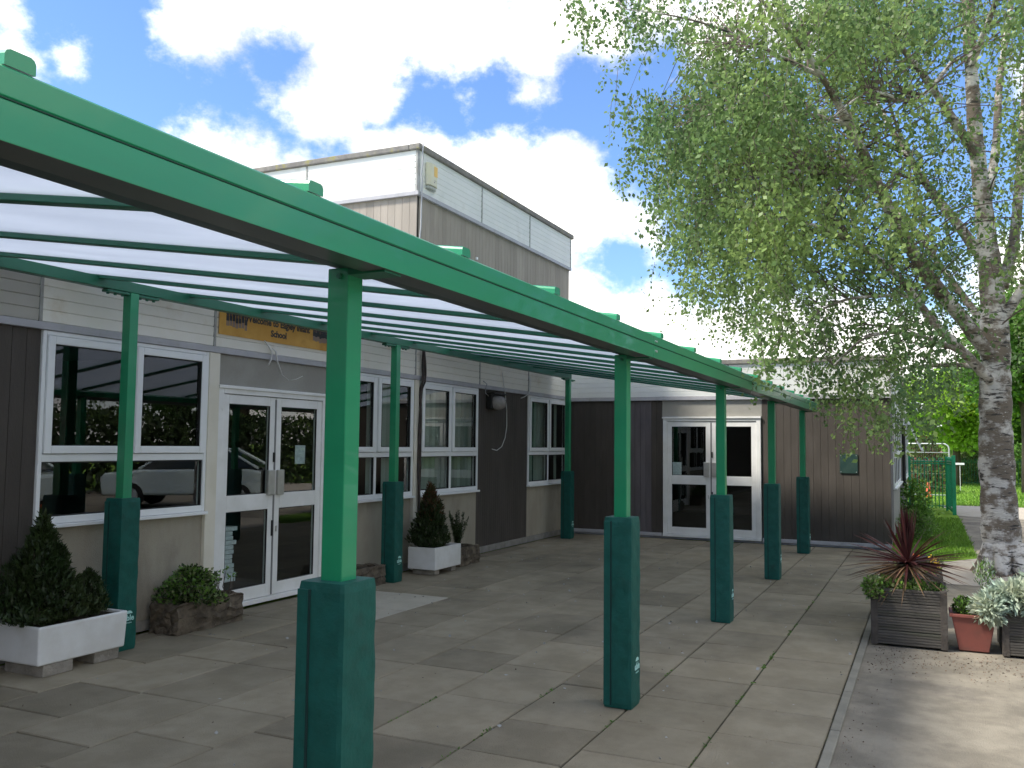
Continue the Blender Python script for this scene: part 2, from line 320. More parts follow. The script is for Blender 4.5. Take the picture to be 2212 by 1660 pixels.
# ------------------------------------------------------------------ school building
bld = thing('school_building', (10, 6.3, 0), 'long flat-roofed single-storey school with brown cladding, white fascia boards and a taller box-shaped hall', 'building')
def boards(T, u0, u1, z0, z1, pitch, mat_, name, back=.06, gap=.005, depth=.007, face=0.0, parent=None):
    mb = MB(); mb.T = T
    n = max(1, round((u1-u0)/pitch)); w = (u1-u0)/n
    for i in range(n):
        a, b = u0+i*w, u0+(i+1)*w; g = gap/2
        mb.add([(a, face-depth, z0), (a+g, face, z0), (b-g, face, z0), (b, face-depth, z0), (b, face-back, z0), (a, face-back, z0),
                (a, face-depth, z1), (a+g, face, z1), (b-g, face, z1), (b, face-depth, z1), (b, face-back, z1), (a, face-back, z1)],
               [(0, 1, 7, 6), (1, 2, 8, 7), (2, 3, 9, 8), (3, 4, 10, 9), (4, 5, 11, 10), (5, 0, 6, 11), (0, 5, 4, 3, 2, 1), (6, 7, 8, 9, 10, 11)])
    return mb.build(name, mat_, parent or bld)
def fascia(T, u0, u1, z0, z1, joints, mat_, name, pitch=.092, face=.03, parent=None, screws=True):
    mb = MB(); mb.T = T
    n = round((z1-z0)/pitch); h = (z1-z0)/n; js = [u0]+[j for j in joints if u0 < j < u1]+[u1]
    for a, b in zip(js[:-1], js[1:]):
        for i in range(n):
            z = z0+i*h
            mb.mi = 0; mb.add([(a+.002, face-.01, z), (a+.002, face, z+.006), (a+.002, face+.004, z+h-.003), (a+.002, face-.012, z+h), (b-.002, face-.01, z), (b-.002, face, z+.006), (b-.002, face+.004, z+h-.003), (b-.002, face-.012, z+h)],
                   [(0, 1, 5, 4), (1, 2, 6, 5), (2, 3, 7, 6), (0, 3, 2, 1), (4, 5, 6, 7)])
    mb.mi = 1; mb.box(u0, u1, face-.06, face-.012, z0, z1)
    mb.mi = 2
    for j in joints:
        if u0-.01 <= j <= u1+.01: mb.box(j-.014, j+.014, face-.012, face+.010, z0, z1)
    return mb.build(name, [mat_, 'gap', 'strip'], parent or bld)
def trimbar(T, u0, u1, z0, z1, name='trim', face=.045, matn='trim', bev=.004, back=.06):
    mb = MB(); mb.T = T; mb.box(u0, u1, face-back, face, z0, z1); return mb.build(name, matn, bld, bevel=bev)
def coping(T, u0, u1, z0, z1, face=.07, back=.25):
    mb = MB(); mb.T = T; mb.box(u0, u1, -back, face, z0, z1)
    return mb.build('coping', 'coping', bld, bevel=.015)

def rect_ring(mb, u0, u1, z0, z1, w, d0, d1, wb=None):
    wb = wb or w
    mb.box(u0, u0+w, d0, d1, z0, z1); mb.box(u1-w, u1, d0, d1, z0, z1)
    mb.box(u0+w, u1-w, d0, d1, z1-w, z1); mb.box(u0+w, u1-w, d0, d1, z0, z0+wb)
def window(T, u0, u1, z0, z1, mull, zt=1.51, side='left', blinds=False, open_right=False, cas=True, lab=None):
    """frame with opening casements above a transom and fixed lights below"""
    mb = MB(); mb.T = T
    f = .035
    mb.box(u0, u0+f, -.05, .025, z0, z1); mb.box(u1-f, u1, -.05, .025, z0, z1)
    mb.box(u0+f, u1-f, -.05, .025, z1-f, z1); mb.box(u0+f, u1-f, -.05, .025, z0, z0+.055)
    mb.box(u0+f, u1-f, -.05, .022, zt-.03, zt+.03)
    xs = [u0]+mull+[u1]
    for q in mull: mb.box(q-.022, q+.022, -.05, .020, z0+.055, z1-f)
    w = mb.build('window', 'pvc', bld, bevel=.006)
    if lab: w['label'] = lab
    for i in range(len(xs)-1):
        a = xs[i]+(f if i == 0 else .022); b = xs[i+1]-(f if i == len(xs)-2 else .022)
        c = MB(); c.T = T; rect_ring(c, a+.004, b-.004, zt+.034, z1-f-.004, .062, -.01, .042)
        c.build('casement', 'pvc', w, bevel=.006)
        g = MB(); g.T = T; rect_ring(g, a+.004+.058, b-.004-.058, zt+.034+.058, z1-f-.004-.058, .010, .0, .034)
        rect_ring(g, a, b, z0+.055, zt-.03, .010, -.02, .008); g.build('gasket', 'seal', w)
        g = MB(); g.T = T; g.box(a+.068, b-.068, .004, .010, zt+.098, z1-f-.068); g.build('pane', 'glass', w)
        g = MB(); g.T = T; g.box(a+.004, b-.004, -.022, -.016, z0+.06, zt-.035); g.build('pane', 'glass', w)
    s = MB(); s.T = T; s.box(u0-.01, u1+.01, -.04, .065, z0-.03, z0-.002); s.build('sill', 'pvc', w, bevel=.005)
    if blinds:
        b = MB(); b.T = T; n = int((u1-u0)/.085); 
        for i in range(n):
            u = u0+.05+i*.085+random.uniform(-.01, .01)
            if blinds == 2 and random.random() < .35: continue
            an = R(52+random.uniform(-14, 14)); cx, cy = math.cos(an)*.027, math.sin(an)*.027
            b.add([(u-cx, -.10-cy, z0+.06), (u+cx, -.10+cy, z0+.06), (u+cx, -.10+cy, z1-.06), (u-cx, -.10-cy, z1-.06)], [(0, 1, 2, 3)])
        b.build('blind', 'blind', w, recalc=False)
    return w

# bays of the left wall (module about 1.83 m)
boards(TL, -9, 4.68, .10, 2.50, .12, 'clad', 'cladding')
boards(TL, 12.06, 13.94, .10, 2.50, .075, 'clad', 'cladding')
def panel(T, u0, u1, z0, z1, matn='render', name='rendered_panel', face=.0, th=.06):
    mb = MB(); mb.T = T; mb.box(u0, u1, face-th, face, z0, z1); return mb.build(name, matn, bld, bevel=.003)
for (a, b) in ((4.68, 6.44), (8.30, 10.17), (10.35, 12.06), (13.94, XF)):
    panel(TL, a, b, .10, .965)
panel(TL, 6.575, 8.30, 2.20, 2.50, 'render_grey')
for (a, b) in ((6.44, 6.575), (10.19, 10.30)):
    mb = MB(); mb.T = TL; mb.box(a, b, -.06, .035, .0, 2.50); mb.build('column', 'cream', bld, bevel=.004)
window(TL, 4.68, 6.44, 1.0, 2.50, [5.56], lab='white window left of the main door, its panes mirroring the canopy and parked cars')
window(TL, 8.33, 10.18, .97, 2.50, [9.30], blinds=2, lab='white window behind the nearest canopy post, right of the main door')
window(TL, 10.35, 12.06, .97, 2.50, [11.21], blinds=1, lab='white window with vertical blinds, above the white trough')
window(TL, 13.94, 15.70, .97, 2.50, [14.83], blinds=2, lab='white window nearest the inner corner')
mb = MB(); mb.T = TL; mb.box(-9, 6.57, -.06, -.012, 0, .10); mb.box(8.3, XF, -.06, .012, 0, .10); mb.build('plinth', 'concrete', bld, bevel=.006)
trimbar(TL, -9, XF-.05, 2.502, 2.56)
JL = [4.64-1.84*k for k in range(7)]+[6.49, 8.33, 10.19, 12.07, 13.9]
fascia(TL, -9, XF-.04, 2.562, 3.12, JL, 'fascia', 'fascia')
coping(TL, -9, 10.12, 3.12, 3.21)
# far wing facing the camera
boards(TF, 4.985, YW-.002, .10, 2.48, .11, 'clad', 'cladding')
boards(TF, 4.57, 4.985, .10, 2.48, .10, 'clad_grey', 'cladding')
boards(TF, 4.37, 4.57, .10, 2.48, .10, 'clad', 'cladding')
boards(TF, YS, 2.60, .10, 2.48, .12, 'clad', 'cladding')
panel(TF, 2.603, 4.367, 2.19, 2.48, 'render_grey')
mb = MB(); mb.T = TF; mb.box(4.37, YW, -.06, .03, .04, .10); mb.box(YS, 2.60, -.06, .03, .04, .10); mb.box(YS+.02, YW, -.06, -.03, 0, .04); mb.build('plinth', 'trim', bld, bevel=.004)
trimbar(TF, YS-.05, YW-.046, 2.482, 2.545)
fascia(TF, YS-.03, YW-.034, 2.547, 3.10, [YS-.01, 1.35, 3.17, 4.99], 'fascia_hi', 'fascia')
coping(TF, YS-.07, YW+3, 3.10, 3.19)
# side wall running away
boards(TS, XF+.02, 17.0, .10, 2.48, .12, 'clad_grey', 'cladding')
boards(TS, 20.9, 24.4, .10, 2.48, .12, 'clad_grey', 'cladding')
panel(TS, 17.0, 20.9, .10, .94, 'render_grey'); panel(TS, 24.4, 28.3, .10, .90, 'render_grey')
window(TS, 17.0, 20.9, .97, 2.48, [18.0, 19.0, 20.0], lab='narrow-looking white window on the side wall, nearest the corner')
w2 = window(TS, 24.4, 28.3, .93, 2.48, [25.4, 26.4, 27.4], lab='white window at the far end of the side wall with a light propped open')
mb = MB()      # the propped-open top-hung light
for (q, r_) in (((25.4, .56-.06, 2.44), (25.4, .56-.42, 1.62)), ((27.3, .56-.06, 2.44), (27.3, .56-.42, 1.62))):
    mb.tube([q, r_], .035, 4)
mb.tube([(25.4, .5, 2.44), (27.3, .5, 2.44)], .035, 4); mb.tube([(25.4, .14, 1.62), (27.3, .14, 1.62)], .035, 4)
mb.build('open_light', 'pvc', w2)
mb = MB(); mb.add([(25.4, .5, 2.44), (27.3, .5, 2.44), (27.3, .14, 1.62), (25.4, .14, 1.62)], [(0, 1, 2, 3)]); mb.build('pane', 'glass', w2)
trimbar(TS, XF-.0, 28.3, 2.482, 2.545); fascia(TS, XF, 28.3, 2.547, 3.10, [XF+1.83*k for k in range(1, 7)], 'fascia_hi', 'fascia'); coping(TS, XF-.065, 28.4, 3.10, 3.188)
mb = MB(); mb.T = TS; mb.tube([(22.5, .05, .8), (22.5, .05, 2.2)], .04, 6); mb.build('downpipe', 'seal', bld)
mb = MB(); mb.box(28.2, 28.3, YS+.002, 12, 0, 3.09); mb.build('end_wall', 'clad_top', bld)
# hall tower
ZT = 5.0
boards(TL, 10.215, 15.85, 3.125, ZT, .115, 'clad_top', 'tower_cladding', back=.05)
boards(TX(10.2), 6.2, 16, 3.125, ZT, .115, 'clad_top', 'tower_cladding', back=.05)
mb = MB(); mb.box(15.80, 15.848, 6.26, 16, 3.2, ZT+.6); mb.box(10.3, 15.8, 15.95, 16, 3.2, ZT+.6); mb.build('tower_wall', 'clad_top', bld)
trimbar(TL, 10.2-.045, 15.87, ZT, ZT+.055, face=.045); trimbar(TX(10.2), 6.205, 16, ZT, ZT+.055)
fascia(TL, 10.17, 15.87, ZT+.057, ZT+.62, [10.185, 12.07, 13.9, 15.85], 'fascia_hi', 'tower_fascia', pitch=.081)
fascia(TX(10.2), 6.175, 16, ZT+.057, ZT+.62, [6.19, 8.03, 9.87, 11.7, 13.5], 'fascia_hi', 'tower_fascia', pitch=.081)
coping(TL, 10.2-.068, 15.93, ZT+.62, ZT+.705, back=.1); coping(TX(10.2), 6.302, 16, ZT+.62, ZT+.703, face=.068, back=.1)
# roofs, floor and inner rooms
mb = MB(); mb.box(-9, 10.12, 6.46, 16, 3.06, 3.15); mb.box(16.11, 28.1, .82, 16, 3.04, 3.13); mb.box(10.3, 15.79, 6.3, 15.94, ZT+.55, ZT+.65); mb.build('roof', 'coping', bld)
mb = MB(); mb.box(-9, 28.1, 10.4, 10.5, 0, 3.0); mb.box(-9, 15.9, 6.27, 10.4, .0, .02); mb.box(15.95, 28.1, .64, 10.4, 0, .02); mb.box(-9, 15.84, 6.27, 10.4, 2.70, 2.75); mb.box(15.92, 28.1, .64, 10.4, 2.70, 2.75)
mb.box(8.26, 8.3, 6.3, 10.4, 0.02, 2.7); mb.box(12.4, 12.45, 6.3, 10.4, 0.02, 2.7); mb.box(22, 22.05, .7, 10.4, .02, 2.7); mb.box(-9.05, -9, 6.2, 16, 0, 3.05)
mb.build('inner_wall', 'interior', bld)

def double_door(T, u0, u1, z0, z1, flip=False, lab='door', open_=0):
    um = (u0+u1)/2; f = .075
    mb = MB(); mb.T = T
    mb.box(u0, u0+f, -.06, .03, z0, z1); mb.box(u1-f, u1, -.06, .03, z0, z1); mb.box(u0+f, u1-f, -.06, .03, z1-.06, z1)
    mb.box(u0-.01, u1+.01, -.04, .05, z1-.012, z1+.02); mb.box(u0, u1, -.06, .05, z0-.045, z0)
    mb.build('door_frame', 'dooralu', bld, bevel=.005)
    for k, (a, b) in enumerate(((u0+f+.003, um-.004), (um+.004, u1-f-.003))):
        d = MB(); d.T = T; st = .085
        z3 = z1-.066; rail = z0+.89
        d.box(a, a+st, -.03, .015, z0+.006, z3); d.box(b-st, b, -.03, .015, z0+.006, z3)
        d.box(a+st, b-st, -.03, .015, z3-.09, z3); d.box(a+st, b-st, -.03, .015, rail, rail+.16); d.box(a+st, b-st, -.03, .015, z0+.006, z0+.13)
        dd = d.build('door', 'dooralu', bld, bevel=.004)
        g = MB(); g.T = T; g.box(a+st, b-st, -.012, -.006, rail+.16, z3-.09); g.build('pane', 'glass', dd)
        g = MB(); g.T = T; g.box(a+st, b-st, -.012, -.006, z0+.13, rail); g.build('pane', 'glass', dd)
        g = MB(); g.T = T
        for (p, q) in ((rail+.16, z3-.09), (z0+.13, rail)): rect_ring(g, a+st-.002, b-st+.002, p-.002, q+.002, .009, -.004, .012)
        g.build('gasket', 'seal', dd)
        h = MB(); h.T = T; e = b-.02 if k == 0 else a+.02; sgn = -1 if k == 0 else 1
        h.box(e, e+sgn*.10, .016, .05, rail+.14, rail+.40); hb = h.build('handle', 'steel', dd, bevel=.008)
        if k == 0:
            h = MB(); h.T = T; h.box(b-.012, b+.010, .016, .020, z0+.01, z3-.02); h.build('seal_strip', 'sealgrey', dd)
            h = MB(); h.T = T; h.box(b-.03, b-.005, .016, .03, rail+.48, rail+.58); h.build('lock', 'seal', dd, bevel=.003)
            h = MB(); h.T = T; h.box(b-.03, b-.005, .016, .028, rail-.28, rail-.12); h.build('bolt_case', 'seal', dd, bevel=.003)
        else:
            h = MB(); h.T = T; h.box(a+.03, a+.05, .016, .026, rail-.24, rail-.18); h.build('lock', 'steel', dd, bevel=.003)
double_door(TL, 6.575, 8.285, .075, 2.18)
double_door(TF, 2.62, 4.35, .09, 2.165)
def notice(T, u0, u1, z0, z1, lab):
    mb = MB(); mb.T = T; mb.box(u0, u1, -.020, -.017, z0, z1); return tag(mb.build('notice', 'paper'), lab, 'notice')
notice(TL, 7.80, 7.97, 1.42, 1.62, 'pale paper notice taped inside the right leaf of the near door')
notice(TF, 4.02, 4.19, 1.10, 1.37, 'white paper notice on the left leaf of the far door')
# toilet-roll-white stack of papers inside the left leaf, low
mb = MB(); mb.T = TL
for k in range(12): 
    z = .28+k*.045; mb.box(6.78, 6.93+random.uniform(-.03, .04), -.16, -.04, z, z+.04)
tag(mb.build('paper_stack', 'paper', bevel=.005), 'pale stack of papers behind the lower left pane of the near door', 'papers')

# ------------------------------------------------------------------ ground
def sheet(name, pts, z, matn, kind='structure', lab=None, cat=None):
    mb = MB(); mb.add([(x, y, z) for x, y in pts], [tuple(range(len(pts)))]); o = mb.build(name, matn, recalc=False)
    return tag(o, lab, cat, kind=kind)
sheet('ground', [(-400, -400), (900, -400), (900, 400), (-400, 400)], -.04, 'grass')
sheet('asphalt', [(-14, -13), (30, -13), (30, -.66), (19, -.66), (16.2, -.66), (15.5, -.64), (14.95, -.30), (14.7, -.10), (14.7, .50), (-14, .50)], -.012, 'asphalt')
sheet('path', [(25.2, -.64), (29.7, -.30), (29.7, -13), (24.5, -13), (24.6, -2.2), (24.9, -1.0)], -.006, 'path')
sheet('path', [(12.4, .49), (12.4, -.9), (13.1, -1.6), (15.5, -1.6), (15.5, -.64), (14.95, -.30), (14.72, .49)], -.008, 'path')
sheet('paving_bed', [(-9, .5), (XF, .5), (XF, YW), (-9, YW)], -.011, 'joint')
mb = MB(); x = -9
while x < 14.7:
    L1 = .912; mb.box(x, min(x+L1, 14.7), .497, .553, -.08, .004+random.uniform(-.002, .003)); x += L1+.004
tag(mb.build('kerb', 'kerb', bevel=.006), kind='structure')
mb = MB(); r = 0; y = .56
while y < 6.14:
    w = .592; x = -9-random.choice([0, .3, .6]); 
    while x < XF-.02:
        Ln = random.choice([.592, .892, .892]) if r != 1 else .592
        x1 = min(x+Ln, XF-.03); y1 = min(y+w, 6.17)
        if x1-x > .1:
            cx, cy = (x+x1)/2, (y+y1)/2
            mb.mi = 1 if (abs(cx-8.2) < .5 and 4.7 < cy < 5.9) or (abs(cx-7.3) < .4 and abs(cy-5.1) < .3) or False else 0
            dz = [random.uniform(-.0035, .0035) for _ in range(4)]; gg = random.uniform(.003, .006)
            a0, a1, b0, b1 = x+gg, x1-gg, y+gg, y1-gg; c = .006
            mb.add([(a0, b0, -.03), (a1, b0, -.03), (a1, b1, -.03), (a0, b1, -.03), (a0, b0, dz[0]-c), (a1, b0, dz[1]-c), (a1, b1, dz[2]-c), (a0, b1, dz[3]-c),
                    (a0+c, b0+c, dz[0]), (a1-c, b0+c, dz[1]), (a1-c, b1-c, dz[2]), (a0+c, b1-c, dz[3])],
                   [(0, 1, 5, 4), (1, 2, 6, 5), (2, 3, 7, 6), (3, 0, 4, 7), (4, 5, 9, 8), (5, 6, 10, 9), (6, 7, 11, 10), (7, 4, 8, 11), (8, 9, 10, 11)])
        x = x1+.003 if x1 < XF-.04 else XF
    y += w+.003; r += 1
tag(mb.build('paving', ['slab', 'slab_new'], recalc=False), kind='structure')
# moss and weeds in some joints
pts = []
for (x0, x1, yy) in ((4.6, 8.6, 1.151), (3.5, 7.0, 1.747), (2.4, 6, 2.342), (6.5, 12, 1.151), (3, 6, 2.937)):
    for _ in range(420):
        x_ = random.uniform(x0, x1)
        if math.sin(x_*5.1+yy*7)+math.sin(x_*13.7) > .4: pts.append((x_, yy+random.gauss(0, .006), random.uniform(-.008, .002)))
tag(cards('joint_moss', pts, 'leaf_dark', size=.017, asp=.5, dirs=[(random.gauss(0, 1), random.gauss(0, 1), .15) for _ in pts]), 'thin moss growing in joints between paving slabs', 'moss', kind='stuff')
pts = [(random.uniform(1.8, 14), random.uniform(.6, 5.9), .0045) for _ in range(420)]
tag(cards('pale_debris', pts, 'strip', size=.02, asp=.8, dirs=[(random.gauss(0, 1), random.gauss(0, 1), .02) for _ in pts], sv=.7), 'small pale specks of gum and grit on the paving', 'debris', kind='stuff')
# leaf litter and debris around planters
pts = []
for _ in range(1500):
    a = random.random(); x_ = random.gauss(7.9, .33) if a < .8 else random.uniform(5, 13); y_ = random.uniform(-1.5, .42) if a < .8 else random.gauss(.40, .10)
    if y_ < .48 and not (8.25 < x_ < 9.2 and y_ < .5): pts.append((x_, y_, -.010+random.random()*.004))
pts += [(random.uniform(2, 12), random.uniform(.6, 5.8), .003) for _ in range(160)]
o = cards('leaf_litter', pts, 'litter', size=.016, asp=.5, dirs=[(random.gauss(0, 1), random.gauss(0, 1), .05) for _ in pts]); tag(o, 'dry brown leaf litter scattered around the planters', 'litter', kind='stuff')
# grass strip beside the side wall + field
sheet('lawn', [(14.75, .48), (14.75, -.10), (14.95, -.30), (15.5, -.65), (19, -.665), (24.2, -.66), (28.4, -.60), (28.4, .55), (16, .55)], -.005, 'grass')
pts = []
for _ in range(9000):
    x_ = 14.8+random.random()**1.3*9; ymin = -.65 if x_ > 15.6 else -.1-.68*(x_-14.8); y_ = random.uniform(ymin, .5); pts.append((x_, y_, -.006))
tag(cards('grass_blades', pts, 'leaf_grass', size=.075, asp=.14, dirs=[(random.gauss(0, .35), random.gauss(0, .35), 1) for _ in pts]), 'short rough grass strip beside the side wall', 'grass', kind='stuff')
pts = [(29.8+random.random()**1.6*26, random.uniform(-9, 1.5), -.04) for _ in range(26000)]
tag(cards('field_grass', pts, 'leaf_grass', size=.11, asp=.22, dirs=[(random.gauss(0, .5), random.gauss(0, .5), 1) for _ in pts]), 'mown field grass beyond the path', 'grass', kind='stuff')

# ------------------------------------------------------------------ canopy
blocker = thing('light_blocking_wing', (-7.2, 3, 0), 'unseen brown clad wing added behind the viewer to block light at the near end', 'building')  # added wing out of view, keeps light off the near-facing post sides
mb = MB()
for k in range(34): y_ = -.6+k*.2; mb.prism([(-7.24, y_), (-7.2, y_+.004), (-7.2, y_+.196), (-7.24, y_+.2)], 'z', .1, 2.5)
mb.build('cladding', 'clad', blocker)
mb = MB(); mb.box(-12, -7.25, -.6, 12, 0, 3.1); mb.build('wall', 'clad', blocker)
mb = MB(); mb.box(-12.1, -7.18, -.7, 12.1, 2.51, 3.2); mb.build('fascia', 'fascia', blocker, bevel=.02)
can = thing('canopy', (2.51, 1.80, 0), 'long green steel lean-to canopy with opal roof sheets and padded posts', 'canopy')
XC0, XC1 = -6.9, 15.02
ZS = lambda y: 2.335+(y-1.68)*(2.965-2.335)/(6.02-1.68)      # top surface of the roof bars' underside line
prof = [(1.600, 2.222), (1.700, 2.222), (1.712, 2.228), (1.855, 2.256), (1.855, 2.320), (1.80, 2.330), (1.66, 2.372), (1.606, 2.372), (1.600, 2.366), (1.600, 2.312), (1.603, 2.310), (1.603, 2.306), (1.600, 2.304)]
secs = [XC0, -.6, 5.60, 11.9, XC1]
for a, b in zip(secs[:-1], secs[1:]):
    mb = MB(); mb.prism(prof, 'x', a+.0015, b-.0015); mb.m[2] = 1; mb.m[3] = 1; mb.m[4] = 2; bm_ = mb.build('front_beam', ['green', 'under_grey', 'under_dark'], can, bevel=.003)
mb = MB(); mb.box(XC0, XC1, 1.5985, 1.6028, 2.3055, 2.3085); mb.build('beam_groove', 'groove', can)
for xj in secs[1:-1]:
    for dx in (.045, .075):
        for z in (2.335, 2.27):
            mb = MB(); mb.tube([(xj+dx, 1.602, z), (xj+dx, 1.595, z)], .0075, 10); mb.build('bolt', 'bolt', can)
mb = MB(); mb.box(XC0, XC1, 5.81, 5.89, 2.845, 2.93); mb.build('rear_beam', 'green_dark', can, bevel=.004)
xb = 1.17-.0325
bars = [xb+.9365*k for k in range(-9, 16)]
for x_ in bars:
    if not XC0 < x_ < XC1-.02: continue
    mb = MB(); w = .034
    ys = [(1.86, 6.13)]
    for (a, b) in ys: mb.add([(x_-w, a, ZS(a)-.026), (x_+w, a, ZS(a)-.026), (x_+w, b, ZS(b)-.026), (x_-w, b, ZS(b)-.026), (x_-w, a, ZS(a)), (x_+w, a, ZS(a)), (x_+w, b, ZS(b)), (x_-w, b, ZS(b))],
                           [(0, 3, 2, 1), (4, 5, 6, 7), (0, 1, 5, 4), (1, 2, 6, 5), (2, 3, 7, 6), (3, 0, 4, 7)])
    mb.build('rafter', 'green_dark', can, bevel=.003)
    mb = MB(); a, b = 1.603, 6.14; hh = .034
    prof_c = [(-w, 0), (w, 0), (w, hh-.012), (w-.004, hh-.004), (w-.012, hh), (-w+.012, hh), (-w+.004, hh-.004), (-w, hh-.012)]
    zb = lambda y: max(ZS(y)+.019, 2.374)
    mb.add([(x_+q[0], a, zb(a)+q[1]) for q in prof_c]+[(x_+q[0], b, zb(b)+q[1]) for q in prof_c],
           [tuple(range(8)), tuple(range(15, 7, -1))]+[(i, (i+1) % 8, 8+(i+1) % 8, 8+i) for i in range(8)])
    mb.build('bar_cap', 'green', can)
xs = [XC0]+[q for q in bars if XC0 < q < XC1-.02]+[XC1]
for a, b in zip(xs[:-1], xs[1:]):
    mb = MB(); y0, y1 = 1.66, 6.14; t = .012
    g = .004; a += g; b -= g
    z0, z1 = ZS(y0)+.003, ZS(y1)+.003
    mb.add([(a, y0, z0), (b, y0, z0), (b, y1, z1), (a, y1, z1), (a, y0, z0+t), (b, y0, z0+t), (b, y1, z1+t), (a, y1, z1+t)], [(0, 3, 2, 1), (4, 5, 6, 7), (0, 1, 5, 4), (1, 2, 6, 5), (2, 3, 7, 6), (3, 0, 4, 7)])
    mb.build('roof_sheet', 'poly', can)
def post(cx, cy, top, front=True):
    h = .0425
    mb = MB(); mb.box(cx-h, cx+h, cy-h, cy+h, 0, top); po = mb.build('post', 'green', can, bevel=.004)
    # padding: softly creased square sleeve with a lapped seam
    pd = MB(); s = .094; n = 9; rows = 40; H = 1.19
    ring = []
    for e in range(4):
        for i in range(n):
            t = -1+2*i/n; q = s
            p = [(t*q, -q), (q, t*q), (-t*q, q), (-q, -t*q)][e]; ring.append(p)
    nn = len(ring); ph = random.uniform(0, 9)
    for j in range(rows+1):
        z = .004+H*j/rows
        for k, (px, py) in enumerate(ring):
            rr = math.hypot(px, py)/s; cor = 1-.035*max(0, rr-1.25)/.16
            ww = 1+.018*math.sin(z*17+ph+px*22)*math.sin(z*7.3+py*31+ph)+.010*math.sin(z*41+k*.8+ph)
            if j in (0, rows): ww *= .955
            pd.v.append((cx+px*cor*ww, cy+py*cor*ww, z))
    for j in range(rows):
        for k in range(nn): pd.f.append((j*nn+k, j*nn+(k+1) % nn, (j+1)*nn+(k+1) % nn, (j+1)*nn+k)); pd.m.append(0)
    pd.f.append(tuple(rows*nn+k for k in range(nn))); pd.m.append(0)
    pd.f.append(tuple(nn-1-k for k in range(nn))); pd.m.append(0)
    pd.mi = 0; pd.box(cx-s-.007, cx-s+.002, cy+.048, cy+s-.004, .02, 1.17)
    pd.mi = 1; pd.box(cx-s-.0055, cx-s+.001, cy+.040, cy+.049, .02, 1.17)
    # printed maker's mark low on the open side
    P = lambda x, y, z: (cx+.012+x, cy-s-.0035-z, .235+y)
    text_into(pd, 'able', .062, P, 2, depth=.0008, bold=.0015)
    text_into(pd, 'canopies', .017, lambda x, y, z: P(x, y-.022, z), 2, depth=.0008)
    pd.mi = 2; arc = [P(.034*math.cos(a), .052+.024*math.sin(a), 0) for a in [R(q) for q in range(0, 181, 15)]]
    pd.add(arc, [tuple(range(len(arc)))])
    pd.build('post_pad', ['pad', 'padseam', 'logo'], po, smooth=False, recalc=True)
    if not front:
        for sg in (-1, 1):
            br = MB(); br.box(cx+sg*.045, cx+sg*.26, cy-.035, cy+.035, top-.022, top-.002)
            for k in range(3): br.tube([(cx+sg*(.09+.07*k), cy, top-.022), (cx+sg*(.09+.07*k), cy, top-.036)], .013, 8)
            br.build('bracket', 'green_dark', po, bevel=.003)
    else:
        br = MB(); br.box(cx-.05, cx+.05, 1.612, cy-h-.001, top-.028, top-.034+.03)
        br.tube([(cx-h-.001, cy-.01, top-.03), (cx-h-.012, cy-.01, top-.03)], .010, 8); br.build('bracket', 'green_dark', po)
    return po
for x_ in (2.507, 5.58, 8.65, 11.72, 14.79): post(x_, 1.803, 2.243)
for x_ in (5.21, 9.20, 14.95): post(x_, 5.85, 2.843, False)
post(-.56, 1.803, 2.243)

# ------------------------------------------------------------------ wall fittings
# banner
sg = thing('school_sign', (7.4, 6.15, 2.68), 'orange banner with dark printed School lettering, above the near double door', 'sign')
mb = MB(); mb.T = TL; mb.box(6.53, 8.30, .042, .047, 2.685, 3.10); mb.build('sign_board', 'banner', sg, bevel=.002)
mb = MB(); P = lambda x, y, z: TL(7.40+x, .0475+z+.001, 2.745+y)
text_into(mb, 'School', .092, P, 0, bold=.0035, depth=.001)
text_into(mb, 'Welcome to Eagley Infant', .098, lambda x, y, z: P(x*1.0, y+.108, z), 0, bold=.003, depth=.001); mb.build('lettering', 'print', sg, recalc=False)
mb = MB(); mb.T = TL
for (u0, u1) in ((6.62, 6.92), (7.97, 8.24)):
    n = 7
    for r_ in range(2):
        for k in range(n):
            u = u0+(u1-u0)*(k+.5)/n; z = 2.77+.07*r_+random.uniform(-.012, .012); hgt = .10+random.uniform(-.01, .02); w = .016; d = .0485+.002*r_
            mb.mi = 2 if r_ == 0 else 0; mb.box(u-w, u-.003, .0475, d, z, z+hgt*.55); mb.box(u+.003, u+w, .0475, d, z, z+hgt*.55)
            mb.mi = 0; mb.box(u-w*1.15, u+w*1.15, .0475, d+.0006, z+hgt*.5, z+hgt)
            mb.mi = 1
            c0 = TL(u, d+.0014, z+hgt+.018); mb.T = None
            mb.add([(c0[0]+.017*math.cos(R(a)), c0[1], c0[2]+.02*math.sin(R(a))) for a in range(0, 360, 36)], [tuple(range(10))]); mb.T = TL
mb.build('figures', ['print', 'print_skin', 'print_grey'], sg, recalc=False)
# dangling tape and wire under the banner
mb = MB(); q = lambda u, d, z: TL(u, d, z)
mb.tube([q(7.17, .055, 2.69), q(7.22, .07, 2.64), q(7.27, .075, 2.57), q(7.25, .08, 2.50), q(7.22, .075, 2.44)], [.006, .010, .008, .007, .008], 5)
mb.tube([q(7.27, .07, 2.62), q(7.33, .075, 2.59), q(7.35, .075, 2.50), q(7.40, .07, 2.43), q(7.47, .05, 2.36), q(7.58, .05, 2.31)], [.005, .011, .008, .007, .003, .002], 5)
mb.tube([q(7.60, .05, 2.31), q(7.70, .05, 2.33), q(7.80, .055, 2.37)], .0035, 5)
tag(mb.build('loose_tape', 'cable_w', smooth=True), 'white loose tape and wire dangling below the orange banner', 'tape')
